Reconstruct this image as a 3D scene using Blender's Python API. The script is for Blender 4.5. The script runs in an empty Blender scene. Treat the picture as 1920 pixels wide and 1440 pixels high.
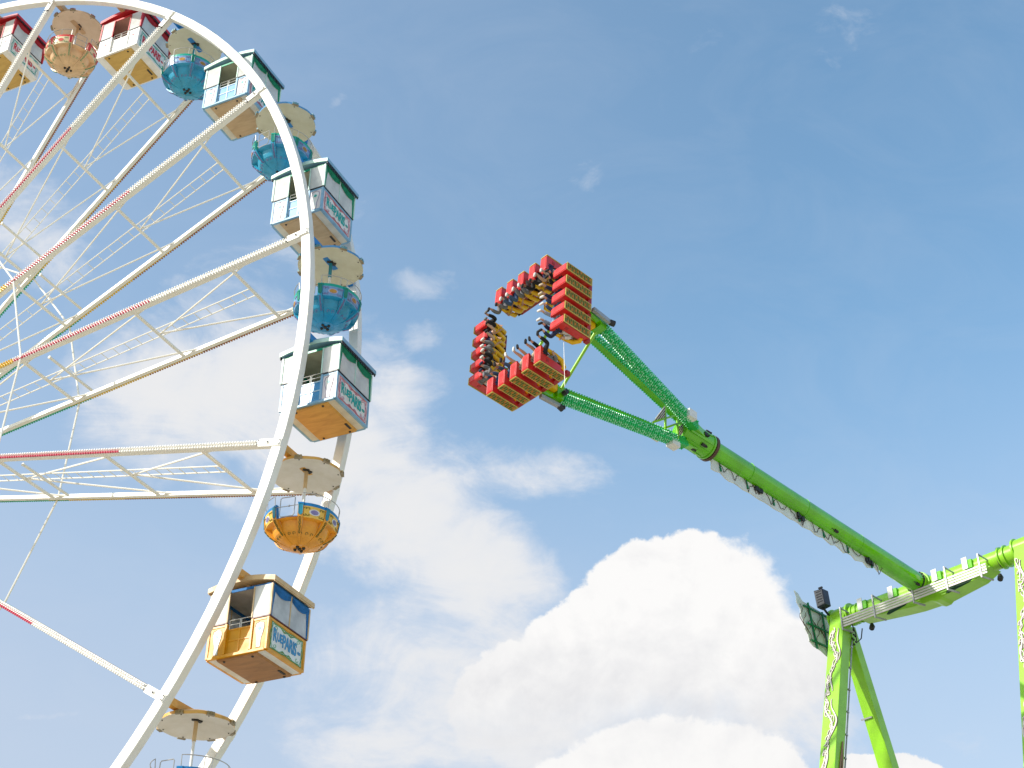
import bpy, bmesh, math, random
from mathutils import Vector, Matrix
random.seed(7)
R_ = math.radians
scene = bpy.context.scene
COL = scene.collection
V = Vector
EYE = 1.6                       # height of the camera over the ground

# ------------------------------------------------------------------ helpers
class MB:
    """collects shapes into one mesh"""
    def __init__(self):
        self.v = []; self.f = []; self.m = []
    def add(self, vs, fs, m=0):
        o = len(self.v)
        self.v += [tuple(p) for p in vs]
        self.f += [tuple(i + o for i in f) for f in fs]
        self.m += [m] * len(fs)
    def box(self, c, x, y, z, m=0):
        """c centre; x, y, z half-extent vectors"""
        c, x, y, z = V(c), V(x), V(y), V(z)
        vs = [c + sx * x + sy * y + sz * z for sz in (-1, 1) for sy in (-1, 1) for sx in (-1, 1)]
        self.add(vs, [(0, 2, 3, 1), (4, 5, 7, 6), (0, 1, 5, 4), (2, 6, 7, 3), (0, 4, 6, 2), (1, 3, 7, 5)], m)
    def abox(self, x0, x1, y0, y1, z0, z1, m=0):
        self.box(((x0 + x1) / 2, (y0 + y1) / 2, (z0 + z1) / 2), ((x1 - x0) / 2, 0, 0), (0, (y1 - y0) / 2, 0), (0, 0, (z1 - z0) / 2), m)
    def beam(self, p, q, w, h, up=(0, 0, 1), m=0, w2=None, h2=None):
        """box section from p to q, w wide sideways, h along up"""
        p, q = V(p), V(q); d = (q - p).normalized()
        s = d.cross(V(up)).normalized(); u = s.cross(d).normalized()
        w2 = w if w2 is None else w2; h2 = h if h2 is None else h2
        vs = []
        for e, a, b in ((p, w / 2, h / 2), (q, w2 / 2, h2 / 2)):
            vs += [e - s * a - u * b, e + s * a - u * b, e + s * a + u * b, e - s * a + u * b]
        self.add(vs, [(3, 2, 1, 0), (4, 5, 6, 7), (0, 1, 5, 4), (1, 2, 6, 5), (2, 3, 7, 6), (3, 0, 4, 7)], m)
    def tube(self, pts, r, n=8, m=0, closed=False, cap=True):
        pts = [V(p) for p in pts]; k = len(pts)
        rs = r if isinstance(r, (list, tuple)) else [r] * k
        rings = []
        d0 = (pts[1] - pts[0]).normalized()
        ref = V((0, 0, 1)) if abs(d0.z) < .9 else V((1, 0, 0))
        s = d0.cross(ref).normalized()
        for i in range(k):
            if closed: d = (pts[(i + 1) % k] - pts[i - 1]).normalized()
            elif i == 0: d = d0
            elif i == k - 1: d = (pts[i] - pts[i - 1]).normalized()
            else: d = ((pts[i + 1] - pts[i]).normalized() + (pts[i] - pts[i - 1]).normalized()).normalized()
            s = (s - d * s.dot(d)).normalized(); u = d.cross(s)
            rings.append([pts[i] + (s * math.cos(2 * math.pi * j / n) + u * math.sin(2 * math.pi * j / n)) * rs[i] for j in range(n)])
        vs = [p for ring in rings for p in ring]; fs = []
        for i in range(k if closed else k - 1):
            a, b = i * n, ((i + 1) % k) * n
            for j in range(n):
                j2 = (j + 1) % n
                fs.append((a + j, a + j2, b + j2, b + j))
        if cap and not closed:
            fs.append(tuple(range(n - 1, -1, -1))); fs.append(tuple((k - 1) * n + j for j in range(n)))
        self.add(vs, fs, m)
    def cap(self, c, nrm, r, h, n=6, m=0, taper=.62):
        """a bulb cap: a short tapered stud on a surface"""
        c, nrm = V(c), V(nrm).normalized()
        s = nrm.orthogonal().normalized(); u = nrm.cross(s)
        vs = []
        for rr, hh in ((r, 0), (r * .95, h * .55), (r * taper, h)):
            vs += [c + nrm * hh + (s * math.cos(2 * math.pi * j / n) + u * math.sin(2 * math.pi * j / n)) * rr for j in range(n)]
        fs = []
        for L in (0, n):
            for j in range(n): fs.append((L + j, L + (j + 1) % n, L + n + (j + 1) % n, L + n + j))
        fs.append(tuple(2 * n + j for j in range(n)))
        self.add(vs, fs, m)
    def prism(self, poly, base, ex, ey, ez, m=0):
        """polygon (list of 2d) in the plane ex, ey at base, thickness vector ez (both ways)"""
        base, ex, ey, ez = V(base), V(ex), V(ey), V(ez)
        n = len(poly)
        a = [base + ex * p[0] + ey * p[1] - ez for p in poly]; b = [p + ez * 2 for p in a]
        fs = [tuple(range(n - 1, -1, -1)), tuple(range(n, 2 * n))]
        fs += [(i, (i + 1) % n, n + (i + 1) % n, n + i) for i in range(n)]
        self.add(a + b, fs, m)
    def build(self, name, mats, parent=None, smooth=False, bevel=0.0, outward=False):
        me = bpy.data.meshes.new(name)
        me.from_pydata(self.v, [], self.f)
        if outward:
            bm = bmesh.new(); bm.from_mesh(me); bmesh.ops.recalc_face_normals(bm, faces=bm.faces[:]); bm.to_mesh(me); bm.free()
        if not isinstance(mats, (list, tuple)): mats = [mats]
        for mt in mats: me.materials.append(mt)
        if len(mats) > 1: me.polygons.foreach_set('material_index', self.m)
        me.update()
        if smooth: smooth_mesh(me, 40)
        o = bpy.data.objects.new(name, me); COL.objects.link(o)
        if parent is not None: o.parent = parent
        if bevel:
            bv = o.modifiers.new('bevel', 'BEVEL'); bv.width = bevel; bv.segments = 2; bv.limit_method = 'ANGLE'; bv.angle_limit = R_(40)
        return o

def smooth_mesh(me, deg=40):
    me.polygons.foreach_set('use_smooth', [True] * len(me.polygons))
    try: me.set_sharp_from_angle(angle=R_(deg))
    except Exception: pass

def empty(name, loc=(0, 0, 0), rot=None):
    o = bpy.data.objects.new(name, None); COL.objects.link(o)
    o.empty_display_size = .3
    o.location = loc
    if rot is not None:
        o.rotation_mode = 'QUATERNION'; o.rotation_quaternion = rot
    return o

def tag(o, label, cat, group=None):
    o['label'] = label; o['category'] = cat
    if group: o['group'] = group
    return o

def copy_tree(o, parent=None):
    c = o.copy(); COL.objects.link(c)
    if parent is not None: c.parent = parent
    for ch in list(o.children): copy_tree(ch, c)
    return c

# ------------------------------------------------------------------ materials
def paint(name, col, rough=.4, dirt=.12, metal=0., spec=.5, scale=3., coat=0., bump=0.):
    mt = bpy.data.materials.new(name); mt.use_nodes = True
    nt = mt.node_tree; b = nt.nodes['Principled BSDF']
    b.inputs['Roughness'].default_value = rough
    b.inputs['Metallic'].default_value = metal
    b.inputs['Specular IOR Level'].default_value = spec
    b.inputs['Coat Weight'].default_value = coat
    b.inputs['Coat Roughness'].default_value = .12
    tc = nt.nodes.new('ShaderNodeTexCoord')
    n1 = nt.nodes.new('ShaderNodeTexNoise'); n1.inputs['Scale'].default_value = scale; n1.inputs['Detail'].default_value = 6; n1.inputs['Roughness'].default_value = .65
    nt.links.new(tc.outputs['Object'], n1.inputs['Vector'])
    rp = nt.nodes.new('ShaderNodeValToRGB'); nt.links.new(n1.outputs['Fac'], rp.inputs['Fac'])
    rp.color_ramp.elements[0].position = .3; rp.color_ramp.elements[1].position = .62
    c = col
    d = [x * (1 - dirt) * (1 - .25 * dirt) for x in c]
    rp.color_ramp.elements[0].color = (d[0] * .98, d[1] * .96, d[2] * .9, 1)
    rp.color_ramp.elements[1].color = (c[0], c[1], c[2], 1)
    nt.links.new(rp.outputs['Color'], b.inputs['Base Color'])
    mr = nt.nodes.new('ShaderNodeMapRange'); nt.links.new(n1.outputs['Fac'], mr.inputs['Value'])
    mr.inputs['From Min'].default_value = .3; mr.inputs['From Max'].default_value = .7
    mr.inputs['To Min'].default_value = min(1, rough + .14); mr.inputs['To Max'].default_value = max(.05, rough - .05)
    nt.links.new(mr.outputs['Result'], b.inputs['Roughness'])
    if bump:
        n2 = nt.nodes.new('ShaderNodeTexNoise'); n2.inputs['Scale'].default_value = scale * 6; nt.links.new(tc.outputs['Object'], n2.inputs['Vector'])
        bp = nt.nodes.new('ShaderNodeBump'); bp.inputs['Strength'].default_value = bump; bp.inputs['Distance'].default_value = .02
        nt.links.new(n2.outputs['Fac'], bp.inputs['Height']); nt.links.new(bp.outputs['Normal'], b.inputs['Normal'])
    return mt

def clear_plastic(name, tint, opacity, rough=.12):
    """slightly milky weathered window film"""
    mt = bpy.data.materials.new(name); mt.use_nodes = True
    nt = mt.node_tree; nt.nodes.clear()
    out = nt.nodes.new('ShaderNodeOutputMaterial')
    tr = nt.nodes.new('ShaderNodeBsdfTransparent'); tr.inputs['Color'].default_value = (.95, .97, .97, 1)
    df = nt.nodes.new('ShaderNodeBsdfDiffuse'); df.inputs['Color'].default_value = (*tint, 1)
    tl = nt.nodes.new('ShaderNodeBsdfTranslucent'); tl.inputs['Color'].default_value = (*tint, 1)
    gl = nt.nodes.new('ShaderNodeBsdfGlossy'); gl.inputs['Roughness'].default_value = rough
    a = nt.nodes.new('ShaderNodeMixShader'); a.inputs['Fac'].default_value = .25
    nt.links.new(df.outputs[0], a.inputs[1]); nt.links.new(tl.outputs[0], a.inputs[2])
    tc = nt.nodes.new('ShaderNodeTexCoord')
    n1 = nt.nodes.new('ShaderNodeTexNoise'); n1.inputs['Scale'].default_value = 2.2; n1.inputs['Detail'].default_value = 5
    nt.links.new(tc.outputs['Object'], n1.inputs['Vector'])
    mr = nt.nodes.new('ShaderNodeMapRange'); nt.links.new(n1.outputs['Fac'], mr.inputs['Value'])
    mr.inputs['From Min'].default_value = .3; mr.inputs['From Max'].default_value = .7
    mr.inputs['To Min'].default_value = max(0, opacity - .14); mr.inputs['To Max'].default_value = min(1, opacity + .14)
    b = nt.nodes.new('ShaderNodeMixShader'); nt.links.new(mr.outputs['Result'], b.inputs['Fac'])
    nt.links.new(tr.outputs[0], b.inputs[1]); nt.links.new(a.outputs[0], b.inputs[2])
    fr = nt.nodes.new('ShaderNodeFresnel'); fr.inputs['IOR'].default_value = 1.45
    c = nt.nodes.new('ShaderNodeMixShader'); nt.links.new(fr.outputs[0], c.inputs['Fac'])
    nt.links.new(b.outputs[0], c.inputs[1]); nt.links.new(gl.outputs[0], c.inputs[2])
    nt.links.new(c.outputs[0], out.inputs['Surface'])
    return mt

def plywood(name, c1, c2):
    mt = bpy.data.materials.new(name); mt.use_nodes = True
    nt = mt.node_tree; b = nt.nodes['Principled BSDF']; b.inputs['Roughness'].default_value = .55
    tc = nt.nodes.new('ShaderNodeTexCoord'); mp = nt.nodes.new('ShaderNodeMapping'); mp.inputs['Scale'].default_value = (1.2, 5.5, 1)
    nt.links.new(tc.outputs['Object'], mp.inputs['Vector'])
    n1 = nt.nodes.new('ShaderNodeTexNoise'); n1.inputs['Scale'].default_value = 1.6; n1.inputs['Detail'].default_value = 6; n1.inputs['Distortion'].default_value = .6
    nt.links.new(mp.outputs[0], n1.inputs['Vector'])
    rp = nt.nodes.new('ShaderNodeValToRGB'); nt.links.new(n1.outputs['Fac'], rp.inputs['Fac'])
    rp.color_ramp.elements[0].position = .3; rp.color_ramp.elements[1].position = .7
    rp.color_ramp.elements[0].color = (*c1, 1); rp.color_ramp.elements[1].color = (*c2, 1)
    nt.links.new(rp.outputs['Color'], b.inputs['Base Color'])
    return mt

M = {}
def P(name, *a, **k):
    if name not in M: M[name] = paint(name, *a, **k)
    return M[name]
WHITE = P('white_steel', (.84, .82, .77), .36, .07, scale=1.2)
WHITE2 = P('white_tube', (.86, .82, .74), .3, .05, scale=1.)
CREAM = P('cream_panel', (.66, .62, .52), .5, .15)
CAPW = P('cap_white', (.88, .86, .82), .3, .1, scale=9.)
CAPR = P('cap_red', (.64, .08, .14), .28, .1, scale=9.)
CAPY = P('cap_yellow', (.80, .52, .05), .28, .2, scale=9.)
CAPG = P('cap_green', (.02, .42, .2), .28, .2, scale=9.)
CAPB = P('cap_brown', (.42, .16, .04), .28, .3, scale=9.)
BOLT = P('bolt_dark', (.05, .045, .04), .5, .2, metal=.5)
STEEL = P('galvanised', (.42, .42, .43), .42, .25, metal=.6)
BLACK = P('black_plastic', (.015, .015, .018), .45, .2)
LIME = P('lime_paint', (.13, .54, .0), .16, .22, scale=1.6, coat=.5)
LIME2 = P('lime_paint_leg', (.27, .60, .02), .30, .13, scale=1.6, coat=.2)
DKGREEN = P('dark_green_paint', (.0, .19, .07), .35, .15)
LEDG = P('green_cap', (.015, .60, .18), .25, .2, scale=9.)
LEDC = P('mint_cap', (.34, .88, .58), .25, .2, scale=9.)
LEDBASE = P('led_board_green', (.005, .42, .04), .4, .15)
SEATRED = P('seat_red', (.62, .022, .02), .3, .15, coat=.3)
GOLD = P('gold_lamp_panel', (.42, .28, .05), .4, .2, scale=8.)
YELLOW = P('yellow_pad', (.86, .50, .0), .42, .15)
SLAT = P('slat_aluminium', (.60, .57, .55), .4, .15, metal=.15)
COLLAR = P('collar_brown', (.10, .045, .03), .5, .3)
VINE = P('vine_grey', (.74, .70, .64), .5, .3, scale=9.)
VINED = P('vine_dark', (.10, .07, .045), .5, .3)

# ================================================================== the wheel
TX = V((.90911108, -.41655377, 0)); NY = V((.41655377, .90911108, 0)); UZ = V((0, 0, 1))
HUB = V((-23.8071, 39.5856, 23.0207 + EYE))     # centre of the near rim
RAD, WID, PH0, STEP = 20.0, 2.64, 1.19568568, math.pi / 18
rotW = Matrix((TX, NY, UZ)).transposed().to_quaternion()

wheel = tag(empty('ferris_wheel', (HUB.x, HUB.y, 0), rotW),
            'big white observation wheel with two box-section rims, lattice spokes and rows of bulbs along them', 'ferris wheel')
hz = HUB.z
def wloc(a, r, y): return V((r * math.cos(a), y, hz + r * math.sin(a)))
def taper(r): return WID - .27 * (1 - r / RAD)            # far spokes lean in a little

# rims, built as box section with splice plates
for y, nm in ((0., 'near'), (WID, 'far')):
    mb = MB(); N = 144; hr, hw = .15, .125
    vs, fs = [], []
    for i in range(N):
        a = 2 * math.pi * i / N
        for dr, dy in ((-hr, -hw), (hr, -hw), (hr, hw), (-hr, hw)): vs.append(wloc(a, RAD + dr, y + dy))
    for i in range(N):
        b0, b1 = i * 4, ((i + 1) % N) * 4
        for j in range(4): fs.append((b0 + j, b0 + (j + 1) % 4, b1 + (j + 1) % 4, b1 + j))
    mb.add(vs, fs)
    rim = mb.build('rim', WHITE, wheel)
    me = rim.data; me.polygons.foreach_set('use_smooth', [True] * len(me.polygons))
    try: me.set_sharp_from_angle(angle=R_(40))
    except Exception: pass
    bv = rim.modifiers.new('bevel', 'BEVEL'); bv.width = .02; bv.segments = 2; bv.limit_method = 'ANGLE'; bv.angle_limit = R_(40)
    rim['label'] = '%s rim of the wheel, white box section ring' % nm

# one spoke frame lying along local +X of the wheel, then turned about the axle
def spoke_proto():
    mb = MB()
    n0, n1 = V((1.6, 0, 0)), V((19.86, 0, 0))
    f0, f1 = V((1.6, taper(1.6), 0)), V((19.86, taper(19.86), 0))
    mb.beam(n0, n1, .17, .135, (0, 0, 1))
    mb.beam(f0, f1, .135, .13, (0, 0, 1))
    sp = mb.build('spoke', WHITE2, wheel, bevel=.012)
    for yc, s_ in ((0, -1), (taper(20), 1)):
        pl = MB(); y = yc + s_ * .14
        pl.abox(19.42, 20.13, y - .012, y + .012, -.105, .105, 0)
        pl.abox(19.80, 20.10, y - .012 + s_ * .022, y + .012 + s_ * .022, -.085, .085, 0)
        pl.cap((19.72, y + s_ * .012, 0), (0, s_, 0), .05, .035, 10, 0); pl.cap((19.72, y + s_ * .047, 0), (0, s_, 0), .024, .02, 6, 1)
        for z in (-.055, .055): pl.cap((20.07, y + s_ * .034, z), (0, s_, 0), .017, .02, 6, 1)
        for z in (-.06, .06): pl.box((19.40, y - s_ * .02, z), (.015, 0, 0), (0, .03, 0), (0, 0, .02), 1)
        pl.build('end_plate', [WHITE, BOLT], sp)
    # cross members parallel to the axle
    for r in (17.42, 14.02, 9.95, 6.2):
        c = MB(); c.tube([(r, .02, -.02), (r, taper(r) - .02, -.02)], .053, 8)
        c.build('cross_member', WHITE2, sp, smooth=True)
    c = MB(); c.tube([(10.75, .3, -.06), (10.75, taper(10) - .2, -.06)], .045, 8)
    c.cap((10.75, .3, -.06), (0, -1, 0), .06, .03, 8)
    c.build('cross_member', WHITE2, sp, smooth=True)
    # V braces: centre of a cross member out to both chords at the next one
    b = MB(); rr = [6.2, 9.95, 14.02, 17.42, 19.7]
    for i in range(4):
        m = taper(rr[i]) / 2; r1 = rr[i + 1] + (.55 if i < 3 else -.05)
        if i < 3:
            b.tube([(rr[i] + .05, m, 0), (r1, .05, 0)], .029, 6)
            b.tube([(rr[i] + .05, m, 0), (r1, taper(r1) - .05, 0)], .029, 6)
    b.tube([(17.42, taper(17.4) - .08, .02), (19.7, taper(19.7) - .02, .12)], .035, 6)
    b.build('bracing', WHITE2, sp, smooth=True)
    # ladder down the middle
    l = MB(); y0 = taper(12) / 2
    for s in (-.17, .17): l.tube([(3., y0 + s, .05), (17.4, y0 + s, .05)], .021, 6)
    r = 3.2
    while r < 17.3:
        l.tube([(r, y0 - .17, .05), (r, y0 + .17, .05)], .013, 5); r += .42
    l.build('ladder', WHITE2, sp)
    # bulbs on the outer faces of both chords
    for y, s, mats, lab in ((-.088, -1, [CAPW, CAPR, CAPY], 'white bulbs turning red and yellow towards the hub'),
                            (taper(19), 1, [CAPB, CAPY, CAPG], 'brown and green bulbs on the far side')):
        q = MB()
        r = 4.0; i = 0
        while r < 19.35:
            yy = (y if s < 0 else taper(r) + .070)
            k = 0 if r > 14.65 else (1 if r > 9.7 else 2)
            if s > 0: k = 0 if r > 12.6 else (1 if r > 10.4 else 2)
            for zz, off in ((.036, 0), (-.036, .045)):
                q.cap((r + off, yy + s * .026, zz), (0, s, .25 if zz > 0 else -.25),   .036, .06, 6, (0 if k == 1 and zz > 0 and s < 0 else k))
            r += .09
        # backing strip split by colour
        for x0, x1, k in ((4., 9.7, 2), (9.7, 14.65, 1), (14.65, 19.4, 0)):
            if s < 0: q.abox(x0, x1, y + s * .027, y - s * .0, -.066, .076, 0 if k < 2 else 2)
            else: q.beam((x0, taper(x0) + .083, 0), (x1, taper(x1) + .083, 0), .03, .125, (0, 0, 1), 0 if k == 0 else k)
        ls = q.build('light_strip', mats, sp)
        ls['label'] = lab
    return sp
sp0 = spoke_proto()
for k in range(18):
    sp = sp0 if k == 0 else copy_tree(sp0, wheel)
    a = PH0 - 2 * k * STEP
    sp.location = (0, 0, hz); sp.rotation_euler = (0, -a, 0)

# tie rods from spoke to spoke
for k in range(18):
    a0, a1 = PH0 - 2 * k * STEP, PH0 - 2 * (k + 1) * STEP
    for y in (0, 1):
        r = 10.02
        yy = -.12 if y == 0 else taper(r) + .12
        t_ = MB(); t_.tube([wloc(a0, r, yy), wloc(a1, r, yy)], .032, 6)
        for a in (a0, a1): t_.cap(wloc(a, r, yy), (0, -1 if y == 0 else 1, 0), .07, .05, 6)
        t_.build('tie_rod', WHITE2, wheel, smooth=True)
# hub and axle
h = MB()
h.tube([(0, -.9, hz), (0, WID + .6, hz)], .55, 24)
for y in (-.25, WID - .05): h.tube([(0, y, hz), (0, y + .3, hz)], 1.75, 36)
h.build('hub', WHITE, wheel, smooth=True)
# A-frame supports, standing left of the picture
for y, yo in ((-1.2, -4.2), (WID + 1.0, WID + 4.2)):
    for s in (-1, 1):
        g = MB(); g.beam((s * .3, y, hz - .2), (s * 4.6, yo, 0.0), .7, .7, (0, 1, 0))
        g.build('support_leg', WHITE, wheel)

# beams between the two rims that carry the gondolas
BEAMCOL = {}
ORANGE = P('orange_paint', (.80, .42, .08), .4, .25)
BLUE = P('blue_paint', (.01, .22, .58), .35, .15)
SKYB = P('light_blue_paint', (.10, .30, .56), .35, .15)
REDP = P('red_paint', (.60, .02, .03), .35, .15)
PEACH = P('peach_paint', (.62, .40, .22), .45, .2)
for k in range(-2, 34):
    a = PH0 - k * STEP
    col = ORANGE if 8 <= k <= 13 else (BLUE if 2 <= k <= 7 else (PEACH if k <= 1 else ORANGE))
    bm_ = MB()
    bm_.beam(wloc(a, RAD - .02, .10), wloc(a, RAD - .02, WID - .10), .17, .20, (0, 0, 1))
    mid = wloc(a, RAD, WID / 2)
    bm_.prism([(-.42, .06), (.42, .06), (.12, -.16 if k % 2 else -.02), (-.12, -.16 if k % 2 else -.02)], mid + V((0, 0, -.03)), (0, 1, 0), (0, 0, 1), (.06, 0, 0))
    bm_.build('gondola_beam', col, wheel)

# ================================================================== gondolas
GOND = {}
def gpos(k):
    a = PH0 - k * STEP
    return HUB + RAD * (math.cos(a) * TX + math.sin(a) * UZ) + NY * (WID / 2)

def text_mesh(body, size, name, mat, parent, mtx, extrude=.004, shear=0., bold=.0, sx=1.):
    cu = bpy.data.curves.new(name, 'FONT'); cu.body = body; cu.size = size; cu.extrude = extrude
    cu.align_x = 'CENTER'; cu.align_y = 'CENTER'; cu.shear = shear; cu.offset = bold; cu.resolution_u = 3
    cu.space_character = .92
    o = bpy.data.objects.new(name, cu); COL.objects.link(o)
    dg = bpy.context.evaluated_depsgraph_get()
    me = bpy.data.meshes.new_from_object(o.evaluated_get(dg))
    bpy.data.objects.remove(o); bpy.data.curves.remove(cu)
    me.transform(Matrix.Diagonal((sx, 1, 1, 1)))
    me.materials.clear(); me.materials.append(mat)
    t = bpy.data.objects.new(name, me); COL.objects.link(t); t.parent = parent
    t.matrix_local = mtx
    return t

WIN = clear_plastic('milky_window', (.90, .91, .88), .82)
WINC = clear_plastic('clear_window', (.92, .93, .95), .66)
BOARD = clear_plastic('acrylic_board', (.92, .95, .90), .90, .3)
PLYO = plywood('plywood_orange', (.52, .25, .04), (.68, .36, .07))
PLYT = plywood('plywood_tan', (.44, .29, .15), (.56, .39, .22))
PLYD = plywood('plywood_brown', (.28, .13, .045), (.40, .19, .065))
PLYR = plywood('plywood_ochre', (.50, .30, .07), (.62, .39, .10))

def scroll(mb, org, ex, ey, w, h, r, m):
    """painted scrollwork frame: a wavy border with curls, as thin raised lines"""
    ez = V(ex).cross(V(ey)).normalized()
    pts = []
    N = 72
    for i in range(N):
        s = i / N * 4
        if s < 1: x, y = -1 + 2 * s, -1
        elif s < 2: x, y = 1, -1 + 2 * (s - 1)
        elif s < 3: x, y = 1 - 2 * (s - 2), 1
        else: x, y = -1, 1 - 2 * (s - 3)
        k = 1 - .07 * math.cos(i / N * 8 * math.pi * 2 / 2)
        yy = y - .13 * (1 if y > 0 else -1) * math.exp(-(x / .28) ** 2) * (abs(y) > .9)
        pts.append(V(org) + V(ex) * (x * k * w) + V(ey) * (yy * k * h))
    mb.tube(pts, r, 4, m, closed=True)
    for sx in (-1, 1):
        for sy in (-1, 1):
            c = V(org) + V(ex) * (sx * w * .72) + V(ey) * (sy * h * .68)
            mb.tube([c + (V(ex) * math.cos(q) * sx + V(ey) * math.sin(q) * sy) * (.07 - .009 * q) for q in [i * .55 for i in range(11)]], r * .8, 4, m)
    for sy in (-1, 1):
        for sx in (-1, 1):
            c = V(org) + V(ex) * (sx * w * .2) + V(ey) * (sy * h * .80)
            mb.tube([c + (V(ex) * math.cos(q) * sx + V(ey) * math.sin(q) * sy) * (.06 - .008 * q) for q in [i * .55 for i in range(10)]], r * .8, 4, m)

def box_gondola(k, st, label):
    root = tag(empty('box_gondola', gpos(k), rotW), label, 'gondola', 'box gondolas on the wheel')
    wx, wy = .85, .82
    zt, zb = -1.22, -2.07
    fr, pn, dr = st['frame'], st['panel'], st['door']
    # lower body: posts, sills, infill panels
    b = MB()
    for sx in (-1, 1):
        for sy in (-1, 1):
            b.abox(sx * wx - .035, sx * wx + .035, sy * wy - .035, sy * wy + .035, zb, zt)
    for sy in (-1, 1):
        b.abox(-wx + .035, wx - .035, sy * wy - .04, sy * wy + .04, zb - .025, zb + .05)
        b.abox(-wx + .035, -.36, sy * wy - .03, sy * wy + .03, zt - .07, zt - .002)
        b.abox(.40, wx - .035, sy * wy - .03, sy * wy + .03, zt - .07, zt - .002)
        for x in (-.36, .40): b.abox(x - .035, x + .035, sy * wy - .05, sy * wy + .05, zb + .05, zt)
    for sx in (-1, 1):
        b.abox(sx * wx - .04, sx * wx + .04, -wy + .035, wy - .035, zb - .025, zb + .05)
        b.abox(sx * wx - .03, sx * wx + .03, -wy + .035, wy - .035, zt - .07, zt - .002)
    b.build('body_frame', fr, root, bevel=.008)
    # painted side panels beside the doors
    for sy in (-1, 1):
        for x0, x1 in ((-wx + .035, -.395), (.435, wx - .035)):
            q = MB(); q.abox(x0, x1, sy * wy - .018, sy * wy + .018, zb + .05, zt - .07)
            sd = q.build('side_panel', pn, root)
            xm = (x0 + x1) / 2
            o = MB(); y = sy * (wy + .020)
            # vase-shaped white field with a painted outline
            shape = [(-.05, -.34), (.05, -.34), (.055, -.12), (.10, .04), (.12, .18), (.10, .27), (0, .31), (-.10, .27), (-.12, .18), (-.10, .04), (-.055, -.12)]
            o.prism(shape, (xm, y, (zb + zt) / 2), (1, 0, 0), (0, 0, 1), (0, .003, 0), 0)
            o.tube([V((xm + p[0] * 1.12, y + sy * .004, (zb + zt) / 2 + p[1] * 1.06)) for p in shape], .007, 4, 1, closed=True)
            o.prism([(.05 * math.cos(i * .628), .05 * math.sin(i * .628)) for i in range(10)], (xm, y + sy * .005, (zb + zt) / 2 + .15), (1, 0, 0), (0, 0, 1), (0, .003, 0), 2)
            o.build('ornament', [st['field'], st['scroll2'], st['letter']], sd)
    # double doors with rails
    for sy in (-1, 1):
        d = MB(); y = sy * (wy - .035)
        d.abox(-.325, .365, y - .012, y + .012, zb + .05, zt - .14)
        dd = d.build('door', st['doorfill'], root)
        g = MB(); y2 = sy * (wy - .02)
        for x in (-.315, .02, .355): g.abox(x - .017, x + .017, y2 - .012, y2 + .012, zb + .05, zt - .14)
        for z in (zb + .07, (zb + zt) / 2 - .02, zt - .155): g.abox(-.30, .34, y2 - .0115, y2 + .0115, z - .016, z + .016)
        g.build('door_rail', dr, dd)
        w = MB()
        for x0, x1 in ((-.30, .0), (.04, .34)):
            pts = [(x0, y2, zt - .14), (x0, y2, zt + .10), (x1, y2, zt + .10), (x1, y2, zt - .14)]
            w.tube(pts, .011, 6); w.tube([(x0, y2, zt - .02), (x1, y2, zt - .02)], .009, 6)
        w.build('gate', WHITE, dd)
    # end walls with the sign
    for sx in (-1, 1):
        s = MB(); s.abox(sx * wx - .018, sx * wx + .018, -wy + .035, wy - .035, zb + .05, zt - .07)
        sg = s.build('sign_panel', st['signback'], root)
        f = MB(); zc = (zb + zt) / 2
        ex = V((0, sx, 0)); ey = V((0, 0, 1)); x = sx * (wx + .0195)
        hw, hh = .70, .34
        fld = [(-hw, -hh), (-.3, -hh + .02), (-.16, -hh + .09), (0, -hh + .05), (.16, -hh + .09), (.3, -hh + .02), (hw, -hh), (hw - .03, 0), (hw, hh), (.3, hh - .03), (.16, hh - .10), (0, hh - .06), (-.16, hh - .10), (-.3, hh - .03), (-hw, hh), (-hw + .03, 0)]
        f.prism(fld, (x, 0, zc), ex, ey, (.003, 0, 0), 0)
        f.tube([V((x + sx * .005, 0, zc)) + ex * p[0] + ey * p[1] for p in fld], .013, 4, 1, closed=True)
        scroll(f, (x + sx * .004, 0, zc), ex, ey, .69, .33, .010, 1)
        scroll(f, (x + sx * .004, 0, zc), ex * .93, ey * .93, .69, .33, .006, 2)
        f.build('scroll_border', [st['field'], st['scroll'], st['scroll2']], sg)
        # arched lettering: RUE PARIS and a small badge
        rx = Matrix.Rotation(math.pi / 2, 4, 'X')
        def put(body, size, u, v, rot=0., sxx=1., b_=.004):
            mt = Matrix((( 0, 0, sx, 0), (sx, 0, 0, 0), (0, 1, 0, 0), (0, 0, 0, 1)))
            mt = Matrix.Translation(V((x + sx * .010, sx * u, zc + v))) @ mt @ Matrix.Rotation(rot, 4, 'Z')
            return text_mesh(body, size, 'lettering', st['letter'], sg, mt, .004, 0., b_, sxx)
        put('R', .46, -.53, .03, .05, .62, .012)
        put('UE', .30, -.315, .03, .02, .66, .011)
        put('PARIS', .46, .13, .0, 0, .60, .013)
        put('co', .15, .565, -.02, -.06, .9, .006)
    # underside: flat rails and plywood floor
    u = MB()
    for sx in (-1, 1): u.abox(min(sx * .57, sx * (wx - .04)), max(sx * .57, sx * (wx - .04)), -wy + .035, wy - .035, zb - .022, zb + .012)
    u.build('floor_rail', st['under'], root)
    f = MB()
    f.add([(-.60, -.785, zb - .02), (.60, -.785, zb - .02), (.60, .785, zb - .02), (-.60, .785, zb - .02),
           (-.56, -.775, zb - .075), (.56, -.775, zb - .075), (.56, .775, zb - .075), (-.56, .775, zb - .075)],
          [(0, 1, 2, 3), (7, 6, 5, 4), (1, 0, 4, 5), (2, 1, 5, 6), (3, 2, 6, 7), (0, 3, 7, 4)])
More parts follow.
